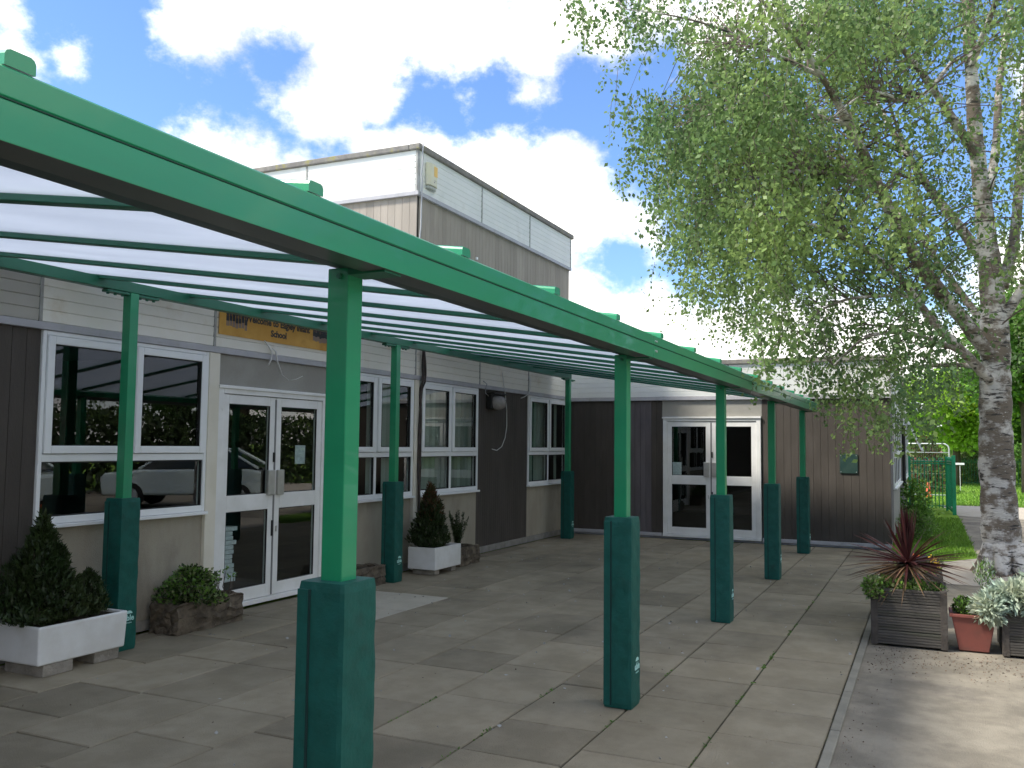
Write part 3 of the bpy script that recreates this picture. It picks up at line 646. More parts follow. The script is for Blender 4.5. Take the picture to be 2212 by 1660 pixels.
# floodlight
fl = thing('floodlight', (12.55, 6.1, 2.3), 'black bulkhead floodlight with pale bowl lens on the brown wall', 'lamp')
mb = MB(); mb.T = TL; mb.box(12.36, 12.74, .0, .10, 2.20, 2.43); mb.box(12.33, 12.77, .0, .17, 2.43, 2.455); mb.build('housing', 'floodbody', fl, bevel=.012)
mb = MB(); vs = []; n = 14
for j in range(6):
    a = j/5*math.pi/2
    for k in range(n):
        w = 2*math.pi*k/n; e = .75
        cu, cz = math.copysign(abs(math.cos(w))**e, math.cos(w)), math.copysign(abs(math.sin(w))**e, math.sin(w))
        vs.append(TL(12.55+.165*cu*math.cos(a), .10+.14*math.sin(a), 2.305+.115*cz*math.cos(a)))
mb.add(vs, [(j*n+k, j*n+(k+1) % n, (j+1)*n+(k+1) % n, (j+1)*n+k) for j in range(5) for k in range(n)]); mb.build('lens', 'floodlens', fl, smooth=True)
mb = MB(); mb.tube([q(12.83, .05, 2.80), q(12.86, .06, 2.62), q(12.95, .05, 2.45), q(13.05, .03, 2.20), q(13.08, .02, 1.95), q(13.02, .02, 1.76), q(12.90, .02, 1.62), q(12.72, .02, 1.56), q(12.55, .02, 1.58)], .006, 6)
tag(mb.build('hanging_cable', 'cable_w', smooth=True), 'thin pale cable looping down the brown wall beside the floodlight', 'cable', 'loose cables on the left wall')
mb = MB(); mb.tube([q(13.88, .06, 2.82), q(13.89, .07, 2.62), q(13.84, .07, 2.52), q(13.72, .04, 2.46), q(13.60, .03, 2.43)], .008, 6)
tag(mb.build('hanging_cable', 'cable_w', smooth=True), 'short pale cable end curling out under the fascia left of the corner window', 'cable', 'loose cables on the left wall')
mb = MB(); mb.tube([q(12.16, .05, 2.62), q(12.24, .07, 2.58), q(12.22, .06, 2.50), q(12.24, .05, 2.44), q(12.34, .05, 2.40)], .007, 6)
tag(mb.build('hanging_cable', 'cable_g', smooth=True), 'grey supply cable feeding the floodlight from the fascia', 'cable', 'loose cables on the left wall')
# vertical black cable bundle between two windows
mb = MB()
for k in range(4):
    pts = []
    for i in range(32):
        z = .02+i*(2.96-.02)/31; w = .012*math.sin(z*3.1+k*2.0)+.008*math.sin(z*9+k)
        bulge = .03*max(0, 1-abs(z-2.55)/.3)
        pts.append(q(10.30+w+.014*(k-1.5)+bulge*.6, .055+.008*math.cos(z*6+k)+(.03 if z > 2.48 else 0), z))
    mb.tube(pts, .013, 6)
tag(mb.build('cable_bundle', 'cable_b', smooth=True), 'dark bundle of cables running down the pale column between two windows', 'cable')
# alarm bell box on the tower
al = thing('alarm_box', (10.5, 6.1, 5.3), 'cream alarm bell box with yellow label at the top corner of the hall', 'alarm box')
mb = MB(); mb.T = TL; mb.prism([(10.35, .036), (10.62, .036), (10.62, .085), (10.53, .115), (10.44, .115), (10.35, .085)], 'z', 5.20, 5.52) if 0 else None
def pz(mb, prof, z0, z1): mb.add([TL(u, d, z0) for u, d in prof]+[TL(u, d, z1) for u, d in prof], [tuple(range(len(prof))), tuple(range(2*len(prof)-1, len(prof)-1, -1))]+[(i, (i+1) % len(prof), len(prof)+(i+1) % len(prof), len(prof)+i) for i in range(len(prof))])
pr = [(10.35, .036), (10.62, .036), (10.62, .07), (10.56, .10), (10.41, .10), (10.35, .07)]
mb = MB(); pz(mb, pr, 5.19, 5.50); mb.build('housing', 'belly', al, bevel=.008)
mb = MB(); pz(mb, [(10.36, .037), (10.61, .037), (10.60, .065), (10.55, .09), (10.42, .09), (10.37, .065)], 5.14, 5.189); mb.build('strobe_lens', 'lens', al, bevel=.015)
mb = MB(); mb.T = TL; mb.box(10.48, 10.57, .099, .103, 5.33, 5.47); mb.build('label_plate', 'belly_y', al)
mb = MB(); mb.T = TL; mb.box(10.485, 10.50, .099, .103, 5.24, 5.255); mb.box(10.49, 10.54, .099, .102, 5.27, 5.275); mb.build('mark', 'print_grey', al)
mb = MB(); mb.tube([(10.19, 6.10, 5.72), (10.18, 6.11, 5.6), (10.20, 6.12, 5.42), (10.185, 6.13, 5.28), (10.20, 6.12, 5.2), (10.215, 6.135, 5.05), (10.22, 6.14, 4.6), (10.225, 6.175, 4.2), (10.225, 6.185, 3.3)], .011, 6)
tag(mb.build('roof_cable', 'cable_g', smooth=True), 'grey cable running down the near corner edge of the hall', 'cable')
mb = MB(); mb.T = TL; mb.box(11.94, 11.975, .0, .03, 4.46, 4.50); tag(mb.build('wall_stud', 'pvc', bevel=.005), 'tiny white fixing on the grey-brown side of the hall', 'fixing')
# metal plate on far wall
pl = thing('wall_plate', (XF-.02, 1.2, 1.4), 'dark green square metal plate screwed to the brown far wall', 'plate')
mb = MB(); mb.T = TF; mb.box(1.06, 1.34, .003, .02, 1.235, 1.555); mb.build('plate', 'plate', pl, bevel=.004)
for (u, z) in ((1.08, 1.26), (1.32, 1.26), (1.08, 1.53), (1.32, 1.53)):
    mb = MB(); mb.tube([TF(u, .02, z), TF(u, .025, z)], .007, 8); mb.build('screw', 'bolt', pl)
# lamp at far end of side wall
lp = thing('wall_lamp', (28.2, .4, 2.9), 'small pale lamp on a bracket at the far end of the side wall', 'lamp')
mb = MB(); mb.tube([(28.1, .50, 2.95), (28.1, .30, 2.99), (28.1, .20, 2.95)], .02, 6); mb.build('bracket', 'galv', lp)
mb = MB(); mb.prism([(.09, 2.95), (.27, 2.95), (.30, 2.72), (.06, 2.72)], 'x', 28.0, 28.2); mb.build('shade', 'pvc', lp, bevel=.01)

# ------------------------------------------------------------------ troughs and planters
def trough(x0, x1, y0, y1, z0, z1, matn, label, cat='planter', wall=.035, name='trough', taper=0., blocks=None, noise=0, group=None, bev=.012):
    t_ = thing(name, ((x0+x1)/2, (y0+y1)/2, 0), label, cat, group)
    mb = MB(); k = taper
    o0 = [(x0+k, y0+k), (x1-k, y0+k), (x1-k, y1-k), (x0+k, y1-k)]; o1 = [(x0, y0), (x1, y0), (x1, y1), (x0, y1)]
    w = wall; i1 = [(x0+w, y0+w), (x1-w, y0+w), (x1-w, y1-w), (x0+w, y1-w)]; zs = z1-.05
    vs = [(a, b, z0) for a, b in o0]+[(a, b, z1) for a, b in o1]+[(a, b, z1) for a, b in i1]+[(a, b, zs) for a, b in i1]
    fs = [(3, 2, 1, 0)]+[(i, (i+1) % 4, 4+(i+1) % 4, 4+i) for i in range(4)]+[(4+i, 4+(i+1) % 4, 8+(i+1) % 4, 8+i) for i in range(4)]+[(8+i, 8+(i+1) % 4, 12+(i+1) % 4, 12+i) for i in range(4)]+[(12, 13, 14, 15)]
    mb.add(vs, fs); b = mb.build('basin', matn, t_, bevel=bev, seg=3)
    if noise:
        bm = bmesh.new(); bm.from_mesh(b.data); bmesh.ops.subdivide_edges(bm, edges=bm.edges, cuts=7, use_grid_fill=True)
        for v in bm.verts: 
            p = v.co; s_ = noise*(math.sin(p.x*31+p.z*17)+math.sin(p.y*37+p.z*29+1)+math.sin(p.x*73+p.y*51+p.z*61))/2
            v.co += Vector((s_, s_*.8, s_*.6 if p.z > .1 else 0))+Vector([random.uniform(-1, 1)*noise*.6 for _ in range(3)])
        bm.to_mesh(b.data); bm.free()
    mb = MB(); mb.box(x0+w+.002, x1-w-.002, y0+w+.002, y1-w-.002, zs-.02, z1-.022)
    s_ = mb.build('soil', 'soil', t_)
    for bb in blocks or []:
        mb = MB(); mb.box(*bb); mb.build('block', 'block', t_, bevel=.005)
    return t_
trough(4.30, 5.06, 5.58, 6.05, .085, .355, 'whitepot', 'big white glazed trough on blocks beside the left canopy post', name='white_trough', wall=.03, taper=.012,
       blocks=[(4.36, 4.60, 5.60, 6.0, .002, .084), (4.80, 5.02, 5.62, 6.0, .002, .084)], bev=.02)
trough(9.84, 10.52, 5.62, 6.02, .07, .345, 'whitepot', 'smaller white trough with chipped rusty edge under the window with blinds', name='white_trough', wall=.04,
       blocks=[(9.90, 10.02, 5.66, 5.98, .002, .069), (10.34, 10.46, 5.66, 5.98, .002, .069)], bev=.008)
trough(5.78, 6.58, 5.80, 6.12, .0, .255, 'stone', 'rough stone trough left of the near double door', name='stone_trough', wall=.05, noise=.017)
trough(8.42, 9.05, 5.84, 6.12, .0, .22, 'stone', 'rough stone trough without plants right of the near double door', name='stone_trough', wall=.05, noise=.014)
trough(10.72, 11.30, 5.74, 6.10, .0, .24, 'stone', 'rough stone trough holding a spiky shrub beside the small white trough', name='stone_trough', wall=.05, noise=.014)

def bush(name, c, rx, rz, n, mats, label, cat, leaf=.04, asp=.35, up=.8, stems=True, shape='cone', group=None, mi=None, lump=.18):
    """foliage filling an irregular upright form standing on c"""
    t_ = thing(name, c, label, cat, group)
    P = []; D = []; lob = [(random.uniform(0, 6.28), random.uniform(0, 6.28), random.randint(2, 5)) for _ in range(5)]
    for _ in range(n):
        h = random.random(); a = random.uniform(0, 6.283)
        pf = {'cone': (1-h)**.75*(min(1, h*5+.45)), 'ball': math.sqrt(max(0, 1-(2*h-1)**2)), 'egg': math.sin(math.pi*min(1, (h+.12)/1.12)**.75)**.7 if h < .999 else 0}[shape]
        rr = rx*pf*(1+lump*sum(math.sin(k*a+f+h*g*1.7) for f, g, k in lob)/2)*random.random()**.33
        tf = 1+.16*math.sin(a*4+h*9+lob[0][1])*math.sin(h*17+a*3+lob[1][0])
        P.append((c[0]+rr*tf*math.cos(a), c[1]+rr*tf*math.sin(a), c[2]+h*rz*(1+.07*math.sin(3*a+lob[2][0]))*(.93+.14*random.random())))
        D.append((math.cos(a)*(1-up), math.sin(a)*(1-up), up))
    idx = None
    if mi: idx = [mi((p[2]-c[2])/rz) for p in P]
    cards('foliage', P, mats, t_, size=leaf, asp=asp, dirs=D, mi=idx)
    if stems:
        mb = MB()
        for k in range(7):
            a = random.uniform(0, 6.28); r_ = rx*.5*random.random(); mb.tube([(c[0], c[1], c[2]-.02), (c[0]+r_*.5*math.cos(a), c[1]+r_*.5*math.sin(a), c[2]+rz*.4), (c[0]+r_*math.cos(a), c[1]+r_*math.sin(a), c[2]+rz*.75)], [.012, .008, .003], 5)
        mb.build('stem', 'twig', t_)
    return t_
bush('conifer', (4.50, 5.84, .335), .36, .68, 9000, 'leaf_conifer', 'large dark conical conifer bush in the big white trough', 'shrub', leaf=.05, asp=.3, lump=.22)
bush('conifer', (4.87, 5.80, .335), .15, .30, 2600, 'leaf_conifer', 'small dark rounded conifer at the right end of the big white trough', 'shrub', leaf=.035, asp=.3, shape='egg')
bush('conifer', (10.06, 5.83, .32), .30, .73, 7000, ['leaf_conifer', 'leaf_rust'], 'dark conifer with rust-brown tips in the smaller white trough', 'shrub', leaf=.05, asp=.3, mi=lambda h: 1 if random.random() < (h-.45)*1.3 else 0, shape='cone')
# spiky shrub
t_ = thing('heather_shrub', (10.98, 5.92, .2), 'spiky dark shrub of upright shoots in the stone trough by the small white trough', 'shrub')
P = []; D = []
for s_ in range(26):
    a = random.uniform(0, 6.28); tilt = random.uniform(.05, .5); d = Vector((math.cos(a)*tilt, math.sin(a)*tilt*.6, 1)).normalized(); Ln = random.uniform(.32, .56)
    for i in range(110):
        t = .15+.85*i/110; p = Vector((10.98, 5.92, .2))+d*Ln*t; P.append(tuple(p)); aa = random.uniform(0, 6.28); D.append(tuple(d*.8+Vector((math.cos(aa), math.sin(aa), .2))*.6))
cards('foliage', P, 'leaf_conifer', t_, size=.035, asp=.22, dirs=D)
bush('variegated_shrub', (6.05, 5.93, .22), .27, .30, 2600, ['leaf_mid', 'leaf_var', 'leaf_conifer'], 'low leafy shrub with pale-edged leaves in the stone trough by the near door', 'shrub', leaf=.038, asp=.6, up=.35, shape='egg', lump=.3)
t_ = thing('rose_twigs', (6.40, 5.92, .2), 'few bare rose twigs at the door end of the stone trough', 'plant')
mb = MB(); P = []
for k in range(7):
    b0 = Vector((6.36+random.uniform(-.06, .1), 5.9+random.uniform(-.05, .05), .22)); p1 = b0+Vector((random.uniform(-.05, .08), random.uniform(-.04, .04), .10)); p2 = p1+Vector((random.uniform(-.05, .1), random.uniform(-.05, .05), random.uniform(.06, .16)))
    mb.tube([b0, p1, p2], [.005, .004, .002], 5); P += [tuple(p2+Vector([random.gauss(0, .014) for _ in range(3)])) for _ in range(7)]
mb.build('stem', 'twig', t_); cards('leaves', P, 'leaf_mid', t_, size=.03, asp=.6)

def deck_planter(x0, x1, y0, y1, h, label):
    t_ = thing('wooden_planter', ((x0+x1)/2, (y0+y1)/2, 0), label, 'planter', 'ribbed wooden planters')
    mb = MB(); n = 4; hb = h/n; rp = 5
    for (sx, a0, a1, fixed, sgn) in (('x', y0+.03, y1-.03, x0, -1), ('x', y0+.03, y1-.03, x1, 1), ('y', x0+.03, x1-.03, y0, -1), ('y', x0+.03, x1-.03, y1, 1)):
        for b in range(n):
            prof = []
            for i in range(rp):
                z = .01+b*hb+(hb-.004)*i/rp; dz = (hb-.004)/rp
                prof += [(0, z), (.006, z+dz*.12), (.006, z+dz*.7), (0, z+dz*.85)]
            prof = [(0.0, .01+b*hb)]+prof[1:]+[(0, .01+(b+1)*hb-.004), (-.025, .01+(b+1)*hb-.004), (-.025, .01+b*hb)]
            pf = [(fixed+sgn*(p-.006), z) for p, z in prof]
            if sx == 'x': mb.add([(p, a0, z) for p, z in pf]+[(p, a1, z) for p, z in pf], [tuple(range(len(pf))), tuple(range(2*len(pf)-1, len(pf)-1, -1))]+[(i, (i+1) % len(pf), len(pf)+(i+1) % len(pf), len(pf)+i) for i in range(len(pf))])
            else: mb.add([(a0, p, z) for p, z in pf]+[(a1, p, z) for p, z in pf], [tuple(range(len(pf))), tuple(range(2*len(pf)-1, len(pf)-1, -1))]+[(i, (i+1) % len(pf), len(pf)+(i+1) % len(pf), len(pf)+i) for i in range(len(pf))])
    mb.build('boards', 'wood', t_)
    for (a, b) in ((x0, y0), (x0, y1-.045), (x1-.045, y0), (x1-.045, y1-.045)):
        mb = MB(); mb.box(a-.004, a+.049, b-.004, b+.049, 0, h+.012); mb.build('corner_post', 'wood_post', t_, bevel=.004)
    mb = MB(); mb.box(x0+.03, x1-.03, y0+.03, y1-.03, h-.09, h-.035); mb.build('soil', 'soil', t_)
    return t_
deck_planter(8.28, 8.90, -.115, .465, .465, 'ribbed wooden planter holding the spiky purple plant at the paving edge')
deck_planter(8.28, 8.90, -1.12, -.515, .44, 'ribbed wooden planter at the right picture edge with silver-leaved plants')
deck_planter(9.35, 9.95, -.10, .44, .47, 'ribbed wooden planter with small orange flowers, behind the spiky purple plant')
t_ = trough(8.30, 8.62, -.475, -.145, .0, .30, 'terracotta', 'terracotta plastic pot between the two front wooden planters', name='plant_pot', wall=.014, taper=.055, bev=.006)
mb = MB(); rect = (8.288, 8.632, -.487, -.133); x0, x1, y0, y1 = rect
mb.box(x0, x1, y0, y0+.02, .275, .302); mb.box(x0, x1, y1-.02, y1, .275, .302); mb.box(x0, x0+.02, y0+.02, y1-.02, .275, .302); mb.box(x1-.02, x1, y0+.02, y1-.02, .275, .302); mb.build('rim', 'terracotta', t_, bevel=.005)

# cordyline
t_ = thing('cordyline', (8.60, .18, .43), 'spiky purple-leaved cordyline with a tall central spear in the front wooden planter', 'plant')
mb = MB(); mb.tube([(8.60, .17, .42), (8.59, .175, .52), (8.585, .18, .63)], [.028, .026, .03], 8); mb.tube([(8.60, .14, .43), (8.66, .02, .46), (8.62, -.04, .44)], [.012, .010, .006], 6); mb.build('stem', 'twig', t_, smooth=True)
mb = MB(); dl = []
for k in range(95):
    a = random.uniform(0, 6.283); e = R(random.choice([random.uniform(-8, 22), random.uniform(8, 42)])); dl.append(((math.cos(a)*math.cos(e), math.sin(a)*math.cos(e), math.sin(e)), random.uniform(.42, .62)))
blades(mb, (8.585, .18, .66), dl, .024, .14)
dl = [((random.gauss(0, .13), random.gauss(0, .13), 1), random.uniform(.30, .53)) for _ in range(60)]; dl += [((math.cos(a)*.55, math.sin(a)*.55, 1), random.uniform(.34, .46)) for a in [random.uniform(0, 6.28) for _ in range(16)]]
blades(mb, (8.585, .18, .67), dl, .030, .02)
mb.build('leaf', 'leaf_purple', t_, recalc=False)
mb = MB(); dl = []
for k in range(90):
    a = random.uniform(0, 6.283); e = R(random.uniform(-28, 10)); dl.append(((math.cos(a)*math.cos(e), math.sin(a)*math.cos(e), math.sin(e)), random.uniform(.40, .60)))
blades(mb, (8.585, .18, .64), dl, .020, .13); mb.build('old_leaf', 'leaf_straw', t_, recalc=False)
# ivy, tuft, flowers
def scatter(name, spec, mats, label, cat, leaf, asp, up=.3, stem=True, kind=None, mi=None):
    c0 = spec[0]; t_ = thing(name, (c0[0], c0[1], c0[2]), label, cat)
    P = []; D = []
    for (cx, cy, cz, rx, ry, rz, n) in spec:
        for _ in range(n):
            v = Vector([random.gauss(0, 1) for _ in range(3)]).normalized()*random.random()**.4
            P.append((cx+v.x*rx, cy+v.y*ry, max(.01, cz+v.z*rz))); D.append((v.x*(1-up), v.y*(1-up), v.z*(1-up)+up))
    cards('foliage', P, mats, t_, size=leaf, asp=asp, dirs=D)
    if stem:
        mb = MB()
        for (cx, cy, cz, rx, ry, rz, n) in spec:
            for k in range(5): mb.tube([(c0[0], c0[1], c0[2]-.05), ((cx+c0[0])/2, (cy+c0[1])/2, cz), (cx+random.uniform(-.7, .7)*rx, cy+random.uniform(-.7, .7)*ry, cz+random.uniform(0, .6)*rz)], [.006, .004, .002], 4)
        mb.build('stem', 'twig', t_)
    return t_
scatter('variegated_ivy', [(8.42, .35, .47, .14, .17, .08, 900), (8.30, .44, .47, .10, .10, .09, 550), (8.42, .12, .47, .14, .10, .06, 350)], ['leaf_var', 'leaf_mid'], 'pale-edged ivy spilling over the left rim of the front wooden planter', 'plant', .032, .75)
t_ = thing('grass_tuft', (8.40, .20, .42), 'lime green grassy tuft under the purple cordyline', 'plant')
mb = MB(); blades(mb, (8.38, .20, .42), [((random.gauss(-.3, .45), random.gauss(0, .5), 1), random.uniform(.08, .20)) for _ in range(34)], .011, .45); mb.build('leaf', 'leaf_lime', t_, recalc=False)
scatter('bedding_plant', [(8.50, -.02, .46, .16, .10, .05, 500), (8.74, .2, .46, .12, .22, .06, 500)], ['leaf_mid', 'leaf_lime', 'leaf_conifer'], 'low green filler plants at the right side of the front wooden planter', 'plant', .022, .5)
t_ = scatter('flowering_plant', [(9.55, .10, .55, .2, .22, .09, 1100)], ['leaf_mid', 'leaf_conifer'], 'low dark plant with small orange and yellow flowers in the rear wooden planter', 'plant', .03, .5)
for (p, mn) in (((9.40, .12, .64), 'petal'), ((9.38, -.06, .57), 'petal_y'), ((9.42, -.02, .62), 'petal_y'), ((9.5, .2, .66), 'petal')):
    cards('flower', [tuple(Vector(p)+Vector([random.gauss(0, .012) for _ in range(3)])) for _ in range(26)], mn, t_, size=.026, asp=.7)
scatter('silver_plant', [(8.36, -.62, .47, .14, .20, .11, 1300), (8.32, -.80, .46, .14, .20, .14, 1100), (8.30, -.44, .38, .12, .13, .12, 900), (8.55, -.86, .52, .2, .24, .14, 900)], 'leaf_silver', 'mass of drooping silver-grey leaves over the right wooden planter and the pot', 'plant', .062, .34, up=.1)
scatter('green_shrub', [(8.40, -.24, .35, .10, .08, .08, 800)], ['leaf_mid', 'leaf_conifer'], 'small dense dark green plant in the terracotta pot', 'plant', .026, .5)
scatter('tall_herb', [(8.75, -.42, .58, .07, .09, .13, 260), (8.62, -.95, .62, .14, .18, .14, 600)], ['leaf_silver', 'leaf_mid'], 'taller feathery grey-green stems behind the silver plant', 'plant', .045, .2, up=.9)

# ------------------------------------------------------------------ birch
bt = thing('birch_tree', (13.85, -.90, 0), 'tall silver birch with drooping leafy branches right of the canopy', 'tree')
D0 = 12.14
def limb(mb, pts, n=10):
    ps = [at(p[0], p[1], p[2]) for p in pts]; rs = [p[3] for p in pts]; out = []; rr = []
    for i in range(len(ps)-1):
        a, b, c, d = ps[max(i-1, 0)], ps[i], ps[i+1], ps[min(i+2, len(ps)-1)]
        for k in range(6):
            t = k/6; out.append(.5*((2*b)+(c-a)*t+(2*a-5*b+4*c-d)*t*t+(3*b-a-3*c+d)*t**3)); rr.append(rs[i]+(rs[i+1]-rs[i])*t)
    out.append(ps[-1]); rr.append(rs[-1])
    rr = [q*(1+.05*math.sin(i*2.1+pts[0][0])+.03*math.sin(i*5.3)) for i, q in enumerate(rr)]
    mb.tube(out, rr, n); return list(zip(out, rr))
tm = MB(); nodes = []
limbs = [
 [(2172, 1262, D0, .30), (2170, 1225, D0, .262), (2160, 1120, D0, .232), (2152, 980, D0, .215), (2150, 850, D0, .195), (2150, 740, D0, .18), (2140, 600, D0, .145), (2125, 450, D0, .115), (2108, 300, D0-.1, .095), (2098, 150, D0-.2, .08), (2090, -20, D0-.3, .08), (2080, -300, D0-.3, .05), (2075, -600, D0-.3, .02)],
 [(2142, 775, D0, .10), (2080, 690, D0-.4, .092), (2000, 590, D0-.9, .084), (1930, 470, D0-1.5, .074), (1875, 355, D0-2.0, .064), (1835, 270, D0-2.4, .052), (1775, 165, D0-2.9, .032), (1700, 60, D0-3.3, .02), (1600, -40, D0-3.6, .01)],
 [(2130, 570, D0, .085), (2080, 500, D0+.2, .07), (2010, 410, D0+.5, .058), (1950, 320, D0+.8, .046), (1890, 215, D0+1.1, .034), (1830, 110, D0+1.4, .022), (1760, -30, D0+1.6, .012)],
 [(2150, 835, D0, .075), (2090, 770, D0-.6, .06), (2020, 700, D0-1.3, .05), (1950, 610, D0-1.8, .04), (1870, 540, D0-2.4, .03), (1770, 490, D0-3.0, .02), (1640, 470, D0-3.4, .010)],
 [(2110, 340, D0-.1, .07), (2050, 245, D0-.5, .055), (1985, 150, D0-.9, .042), (1900, 50, D0-1.3, .03), (1800, -60, D0-1.6, .018), (1600, -150, D0-2, .008)],
 [(2165, 620, D0, .085), (2190, 520, D0+.1, .07), (2203, 380, D0+.2, .06), (2212, 240, D0+.3, .05), (2230, 60, D0+.4, .04), (2250, -200, D0+.5, .02)],
 [(2158, 700, D0, .075), (2225, 600, D0-.2, .06), (2300, 480, D0-.5, .05), (2420, 300, D0-.9, .03), (2560, 150, D0-1.4, .012)],
 [(2125, 460, D0, .065), (2150, 330, D0+.2, .055), (2160, 170, D0+.4, .045), (2185, 0, D0+.6, .035), (2200, -220, D0+.8, .015)],
 [(1900, 415, D0-1.75, .03), (1820, 380, D0-2.1, .024), (1730, 370, D0-2.5, .018), (1640, 380, D0-2.9, .012), (1540, 400, D0-3.2, .006)],
 [(2000, 400, D0+.5, .028), (1940, 280, D0+.3, .022), (1905, 180, D0+.1, .016), (1850, 110, D0-.2, .008)],
 [(1975, 640, D0-1.6, .026), (1900, 640, D0-1.9, .02), (1820, 650, D0-2.3, .014), (1750, 690, D0-2.7, .008), (1720, 760, D0-2.9, .004)],
 [(1835, 270, D0-2.4, .03), (1760, 250, D0-2.7, .022), (1660, 230, D0-3.0, .016), (1560, 240, D0-3.3, .010), (1450, 280, D0-3.5, .005)],
 [(2150, 800, D0, .05), (2100, 790, D0+.5, .04), (2020, 790, D0+1.1, .03), (1930, 800, D0+1.6, .02), (1850, 830, D0+2.1, .008)],
 [(2140, 720, D0, .06), (2050, 600, D0+.9, .048), (1960, 480, D0+1.7, .036), (1850, 380, D0+2.4, .024), (1700, 300, D0+3.0, .012), (1560, 290, D0+3.4, .005)],
 [(2090, 770, D0-.6, .035), (2030, 740, D0-1.5, .028), (1950, 720, D0-2.4, .02), (1870, 730, D0-3.2, .012), (1800, 790, D0-3.8, .005)],
 [(1775, 165, D0-2.9, .028), (1700, 130, D0-3.0, .02), (1600, 80, D0-3.1, .014), (1480, 40, D0-3.2, .009), (1350, 20, D0-3.3, .004)],
 [(2098, 150, D0-.2, .05), (2130, 60, D0-.8, .04), (2180, -60, D0-1.4, .03), (2260, -180, D0-2, .012)],
 [(2060, 130, D0-.6, .03), (1980, 215, D0-1.6, .022), (1880, 200, D0-2.5, .014), (1790, 260, D0-3.1, .006)],
]
for i, Lm in enumerate(limbs): nodes += limb(tm, Lm, 16 if i == 0 else 8)
# root flare
for k in range(7):
    a = k*.9+.3; tm.tube([(13.85+.12*math.cos(a), -.9+.12*math.sin(a), .34), (13.85+.25*math.cos(a), -.9+.25*math.sin(a), .10), (13.85+.40*math.cos(a), -.9+.40*math.sin(a), -.04)], [.15, .10, .05], 8)
tm.build('trunk', 'birch', bt, smooth=True)
GRID = ["36434699987654", "01075678643434", "01079977543323", "03899975443333", "02589987544333", "00699986553333", "00488876655434", "00166867654344",
        "00046644554333", "00034454543111", "00000036553000", "00000002430000"]
# columns start at x = 1240 (80 wide), rows at y = 0 (80 high)
def clear(p):   # keep out of the canopy roof, the buildings and the eye's surroundings
    if p.y > 1.35 and p.z < 3.25: return False
    if p.z < 1.7 or (p.x > 15.3 and p.y > .1 and p.z < 3.6): return False
    return True
strands = []
ROW = [''.join(g) for g in GRID]
for r_, g in enumerate(ROW):
    for c_, ch in enumerate(g):
        dens = int(ch)/9
        if dens <= 0: continue
        ncell = int((50 if dens < .85 else 76)*dens**1.3+.5)
        k = 0; tries = 0
        while k < ncell and tries < ncell*30:
            tries += 1
            px = 1240+80*(c_+random.random()); py = 80*(r_+random.random())
            lat = (2140-px)*D0/FL; ext = math.sqrt(max(.6, 5.9**2-lat**2))*.62
            if random.random() < .25: ext *= .4
            d = D0-.9-lat*.18+random.uniform(-1, 1)*ext
            # patchy: leaf masses gather in clumps
            cl = math.sin(px*.021+d*1.3)+math.sin(py*.027-d*.9+2)+math.sin((px+py)*.013+1.1*d)
            if cl < -.35 and random.random() < .85: continue
            p = at(px, py, d)
            if not clear(p): continue
            tx = 2165-(1240-py)*.055                                  # the stem stays mostly open to view
            if abs(px-tx) < 75 and py < 1240 and d < D0+.3 and random.random() < .85: continue
            strands.append((p, .30+.35*random.random(), 1.0)); k += 1
# the rest of the crown, above and to the right of the view
k = 0
while k < 1100:
    v = Vector([random.gauss(0, 1) for _ in range(3)]).normalized()*random.random()**.4
    p = Vector((13.3+v.x*4.6, -1.0+v.y*4.8, 7.2+v.z*4.8)); q_ = p-EYE; dd = q_.dot(FW)
    if dd > 1:
        px = 1106+FL*q_.dot(RT)/dd; py = 830-FL*q_.dot(UP)/dd
        if px < 2290 and py > -40: continue
    if p.z < 2.4 or not clear(p): continue
    strands.append((p, .4+.3*random.random(), 1.25)); k += 1
LP = []; LD = []; LS = []; tw = MB()
for i, (p, Ln, big) in enumerate(strands):
    sw = Vector((random.gauss(0, .25), random.gauss(0, .25), 0)); n = random.randint(19, 32)
    pts = [p+Vector((0, 0, Ln*.5))+(sw*Ln*t)+Vector((0, 0, -Ln*(t**1.3))) for t in (0, .33, .66, 1)]
    if i % 3 == 0 and big == 1.0: tw.tube(pts, [.0035, .003, .002, .001], 3, cap=False)
    for j in range(n):
        t = random.random()**.8; k_ = min(2, int(t*3)); f = t*3-k_
        c_ = pts[k_].lerp(pts[k_+1], f)+Vector([random.gauss(0, .045) for _ in range(3)])
        LP.append(tuple(c_)); LD.append((random.gauss(0, .5), random.gauss(0, .5), -.75)); LS.append(big)
cr = cards('crown', LP, 'leaf_birch', bt, size=.052, asp=.68, dirs=LD, sv=.35)
# branchlets reaching from the limbs to the leaf clusters
NP = np.array([tuple(a) for a, b in nodes]); NR = np.array([b for a, b in nodes])
sel = random.sample([s_ for s_ in strands if s_[2] == 1.0], 620)
for (p, Ln, big) in sel:
    tgt = np.array(p)+np.array([0, 0, Ln*.5]); dv = NP-tgt; dist = np.linalg.norm(dv, axis=1)+np.maximum(0, NP[:, 2]-tgt[2])*.8+(NR > .12)*.8+(NR > .06)*.3
    j = int(np.argmin(dist)); a = Vector(NP[j]); b = Vector(tgt)
    if (a-b).length > 2.6: continue
    mid = a.lerp(b, .5)+Vector((random.gauss(0, .06), random.gauss(0, .06), .10+.12*random.random()))*(a-b).length
    r0 = min(.014, NR[j]*.6); tw.tube([a, a.lerp(mid, .55)+Vector((random.gauss(0, .03), random.gauss(0, .03), .02)), mid, mid.lerp(b, .6)+Vector((0, 0, .03)), b], [r0, r0*.8, r0*.6, r0*.35, .002], 4, cap=False)
tw.build('twigs', 'twig', bt, recalc=False)

